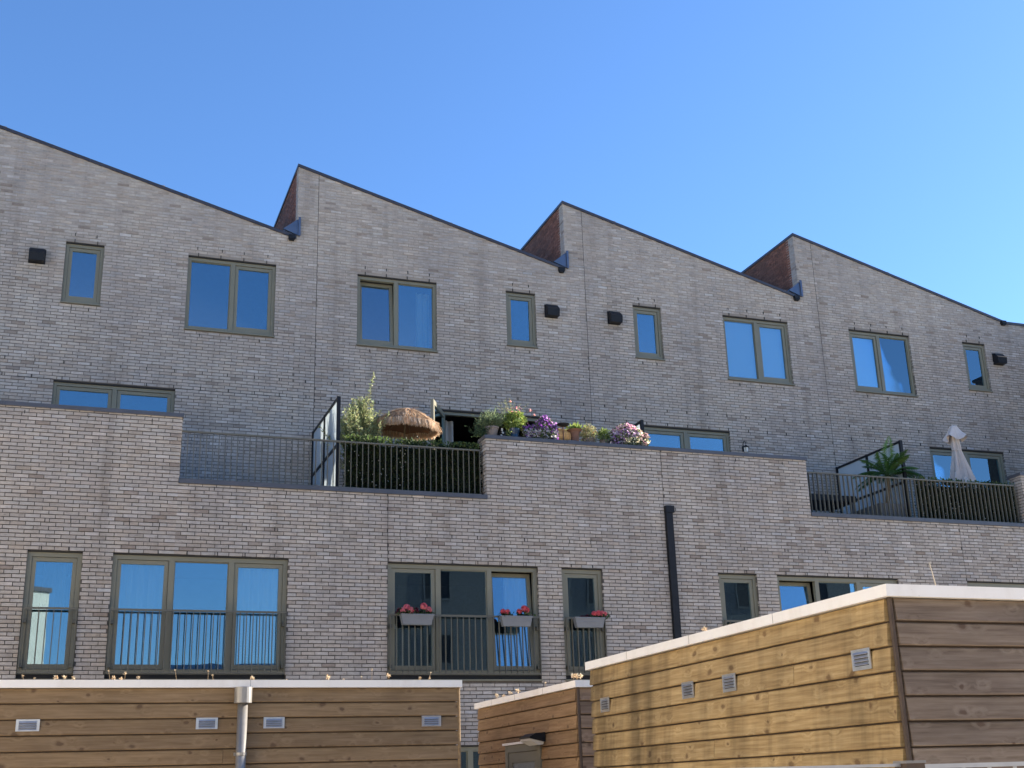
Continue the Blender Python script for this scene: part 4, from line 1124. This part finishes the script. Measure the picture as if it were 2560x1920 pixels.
# dry seed heads on the planted shed roofs
def dry(x, y, ztip, label, seed, head=.014, lean=0, leafy=False):
    head *= .56; r = random.Random(seed); t = thing('dried_flower', label, 'dried flower', (x, y, ZCB+.03), 'dried flowers on the shed roofs')
    q = MB(); q.tube([(x+lean, y, ZCB+.02), (x+lean*.6, y, (ZCB+ztip)/2), (x, y, ztip)], [.0028, .0022, .0016], 5, (.42, .32, .20)); part('stalk', q, 'straw', t)
    q = MB()
    for _ in range(26 if leafy else 14):
        v = rdir(r, (0, 0, .3)); leaf(q, r, Vector((x, y, ztip))+v*head*.3, v, head*r.uniform(.8, 1.6)*(1.4 if leafy else 1), head*r.uniform(.6, 1.0), leafcol(r, r.choice([(.62, .50, .34), (.72, .62, .46), (.50, .36, .22)]), .15))
    part('seed_head', q, 'straw', t)
ORD = 'first second third fourth fifth sixth seventh eighth ninth tenth eleventh twelfth thirteenth fourteenth fifteenth sixteenth seventeenth eighteenth nineteenth twentieth twenty-first twenty-second twenty-third'.split()
D1 = '%s dried flower from the left on the long left shed roof'
for k, (x, z, l, hd) in enumerate(sorted([(.398, 2.64, .03, .011), (.533, 2.615, 0, .017), (.938, 2.645, .03, .011), (1.22, 2.64, .0, .011), (1.25, 2.60, .02, .015), (-.013, 2.585, 0, .024), (-.272, 2.59, .03, .015), (-.18, 2.577, 0, .013), (.05, 2.578, 0, .02), (.12, 2.574, 0, .02), (.44, 2.575, 0, .02), (.50, 2.572, 0, .018), (.637, 2.576, .02, .018), (1.59, 2.575, 0, .022), (2.252, 2.585, 0, .024), (2.57, 2.595, .03, .012), (2.652, 2.652, 0, .013), (2.807, 2.603, .01, .022), (3.117, 2.580, .02, .017), (3.192, 2.580, .01, .016), (3.212, 2.63, -.05, .012), (1.9, 2.565, 0, .015), (2.4, 2.565, 0, .015)])):
    dry(x, YS+.17+.03*(k % 3), z+.004, D1 % ORD[k], 300+k, hd, l*.9, hd > .016)
D2 = '%s dried flower from the left on the middle shed roof'
for k, (y, z, hd) in enumerate(sorted([(13.42, 2.605, .024), (13.25, 2.588, .02), (12.98, 2.602, .026), (12.79, 2.606, .028), (11.96, 2.622, .014), (12.1, 2.568, .012), (11.3, 2.565, .012)], reverse=True)):
    dry(4.68+.02*(k % 2), y, z, D2 % ORD[k], 340+k, hd, 0, hd > .018)
for k, x in enumerate((4.60, 4.64, 4.68)): dry(x, 10.98, 2.60, D2 % ORD[7+k], 350+k, .026, 0, True)
t = thing('dry_stalk', 'single tall bare stalk on the right shed roof', 'dried plant', (4.56, 5.6, 2.5))
q = MB(); q.tube([(4.562, 5.6, 2.50), (4.553, 5.6, 2.61), (4.545, 5.6, 2.66), (4.540, 5.6, 2.69), (4.528, 5.6, 2.735)], [.003, .003, .0026, .002, .0014], 6, (.62, .55, .44)); part('stalk', q, 'straw', t)
q = MB()
for k in range(9): leaf(q, random.Random(k), (4.53+.001*k, 5.6, 2.69+.005*k), (.3*(-1)**k, 0, 1), .012, .004, (.62, .55, .44))
part('bracts', q, 'straw', t)
dry(4.12, 7.49, 2.592, 'dry curled leaf on the golden shed roof edge', 361, .02, 0, True)

# metal fence at the foot of the picture
FY = 4.6
t = thing('metal_fence', 'galvanised bar fence in front of the golden shed', 'fence', (3.5, FY, 0))
part('top_rail', B((1.2, FY-.006, 1.643), (3.425, FY+.006, 1.655)), 'steel', t); part('top_rail', B((3.526, FY-.012, 1.632), (6.5, FY+.012, 1.650)), 'steel', t)
part('post', B((3.428, FY-.04, 0), (3.523, FY+.04, 1.655)), 'post', t)
part('post_cap', B((3.424, FY-.045, 1.655), (3.527, FY+.045, 1.666)), 'zinc', t)
for k in range(20):
    part('bar', B((3.611+.1385*k, FY-.006, .1), (3.623+.1385*k, FY+.006, 1.631)), 'steel', t)
part('bottom_rail', B((3.526, FY-.012, .10), (6.5, FY+.012, .125)), 'steel', t)

# ------------------------------------------------------------------ buildings across the yard, seen in the panes; the last is unseen, added for warm bounce
def far_house(x0, x1, y0, y1, H_, mat, label, rot=0, gable=0, cols=5, rows=3):
    cx, cy = (x0+x1)/2, (y0+y1)/2; t = thing('neighbour_house', label, 'house', (cx, cy, 0), 'houses across the yard')
    rm = Matrix.Rotation(rot, 3, 'Z'); c = Vector((cx, cy, 0))
    def tr(q): q.v = [tuple(c + rm @ (Vector(v)-c)) for v in q.v]; return q
    part('wall', tr(B((x0, y0, 0), (x1, y1, H_))), mat, t)
    q = MB()
    if gable: q.prism([(x0-.2, y1+.2, H_+.002), (x0-.2, y0-.2, H_+.002), (x0-.2, (y0+y1)/2, H_+gable)], (x1-x0+.4, 0, 0))
    else: q.box((x0-.1, y0-.1, H_+.002), (x1+.1, y1+.1, H_+.25))
    part('roof', tr(q), 'verge', t)
    for i in range(cols):
        for k in range(rows):
            xx = x0 + (x1-x0)*(i+.5)/cols; zz = 1.2 + k*3.0
            if zz+1.5 > H_: continue
            wq = MB(); rect_frame(wq, xx-.7, xx+.7, zz, zz+1.5, y1+.003, y1+.05, .08); wo_ = part('window', tr(wq), 'wall_dark', t)
            part('pane', tr(B((xx-.62, y1+.004, zz+.08), (xx+.62, y1+.02, zz+1.42))), 'black', wo_)
far_house(14.6, 40, -30, -16, 12.6, 'wall_dark', 'dark brick block reflected in the panes behind the geraniums', 0, 0, 6, 4)
far_house(4.2, 13.4, -32, -20, 7.2, 'wall_dark', 'low dark house reflected in the wide far left window', 0, 1.0, 4, 2)
far_house(-13.6, -2.8, -30, -19, 11.2, 'wall_cream', 'cream house reflected in the narrow far left window', R(-32), 0, 3, 3)
far_house(-26, -6, 1, 13, 9.0, 'wall_cream', 'added unseen pale house on the left for warm bounce', R(-90), 0, 3, 3)
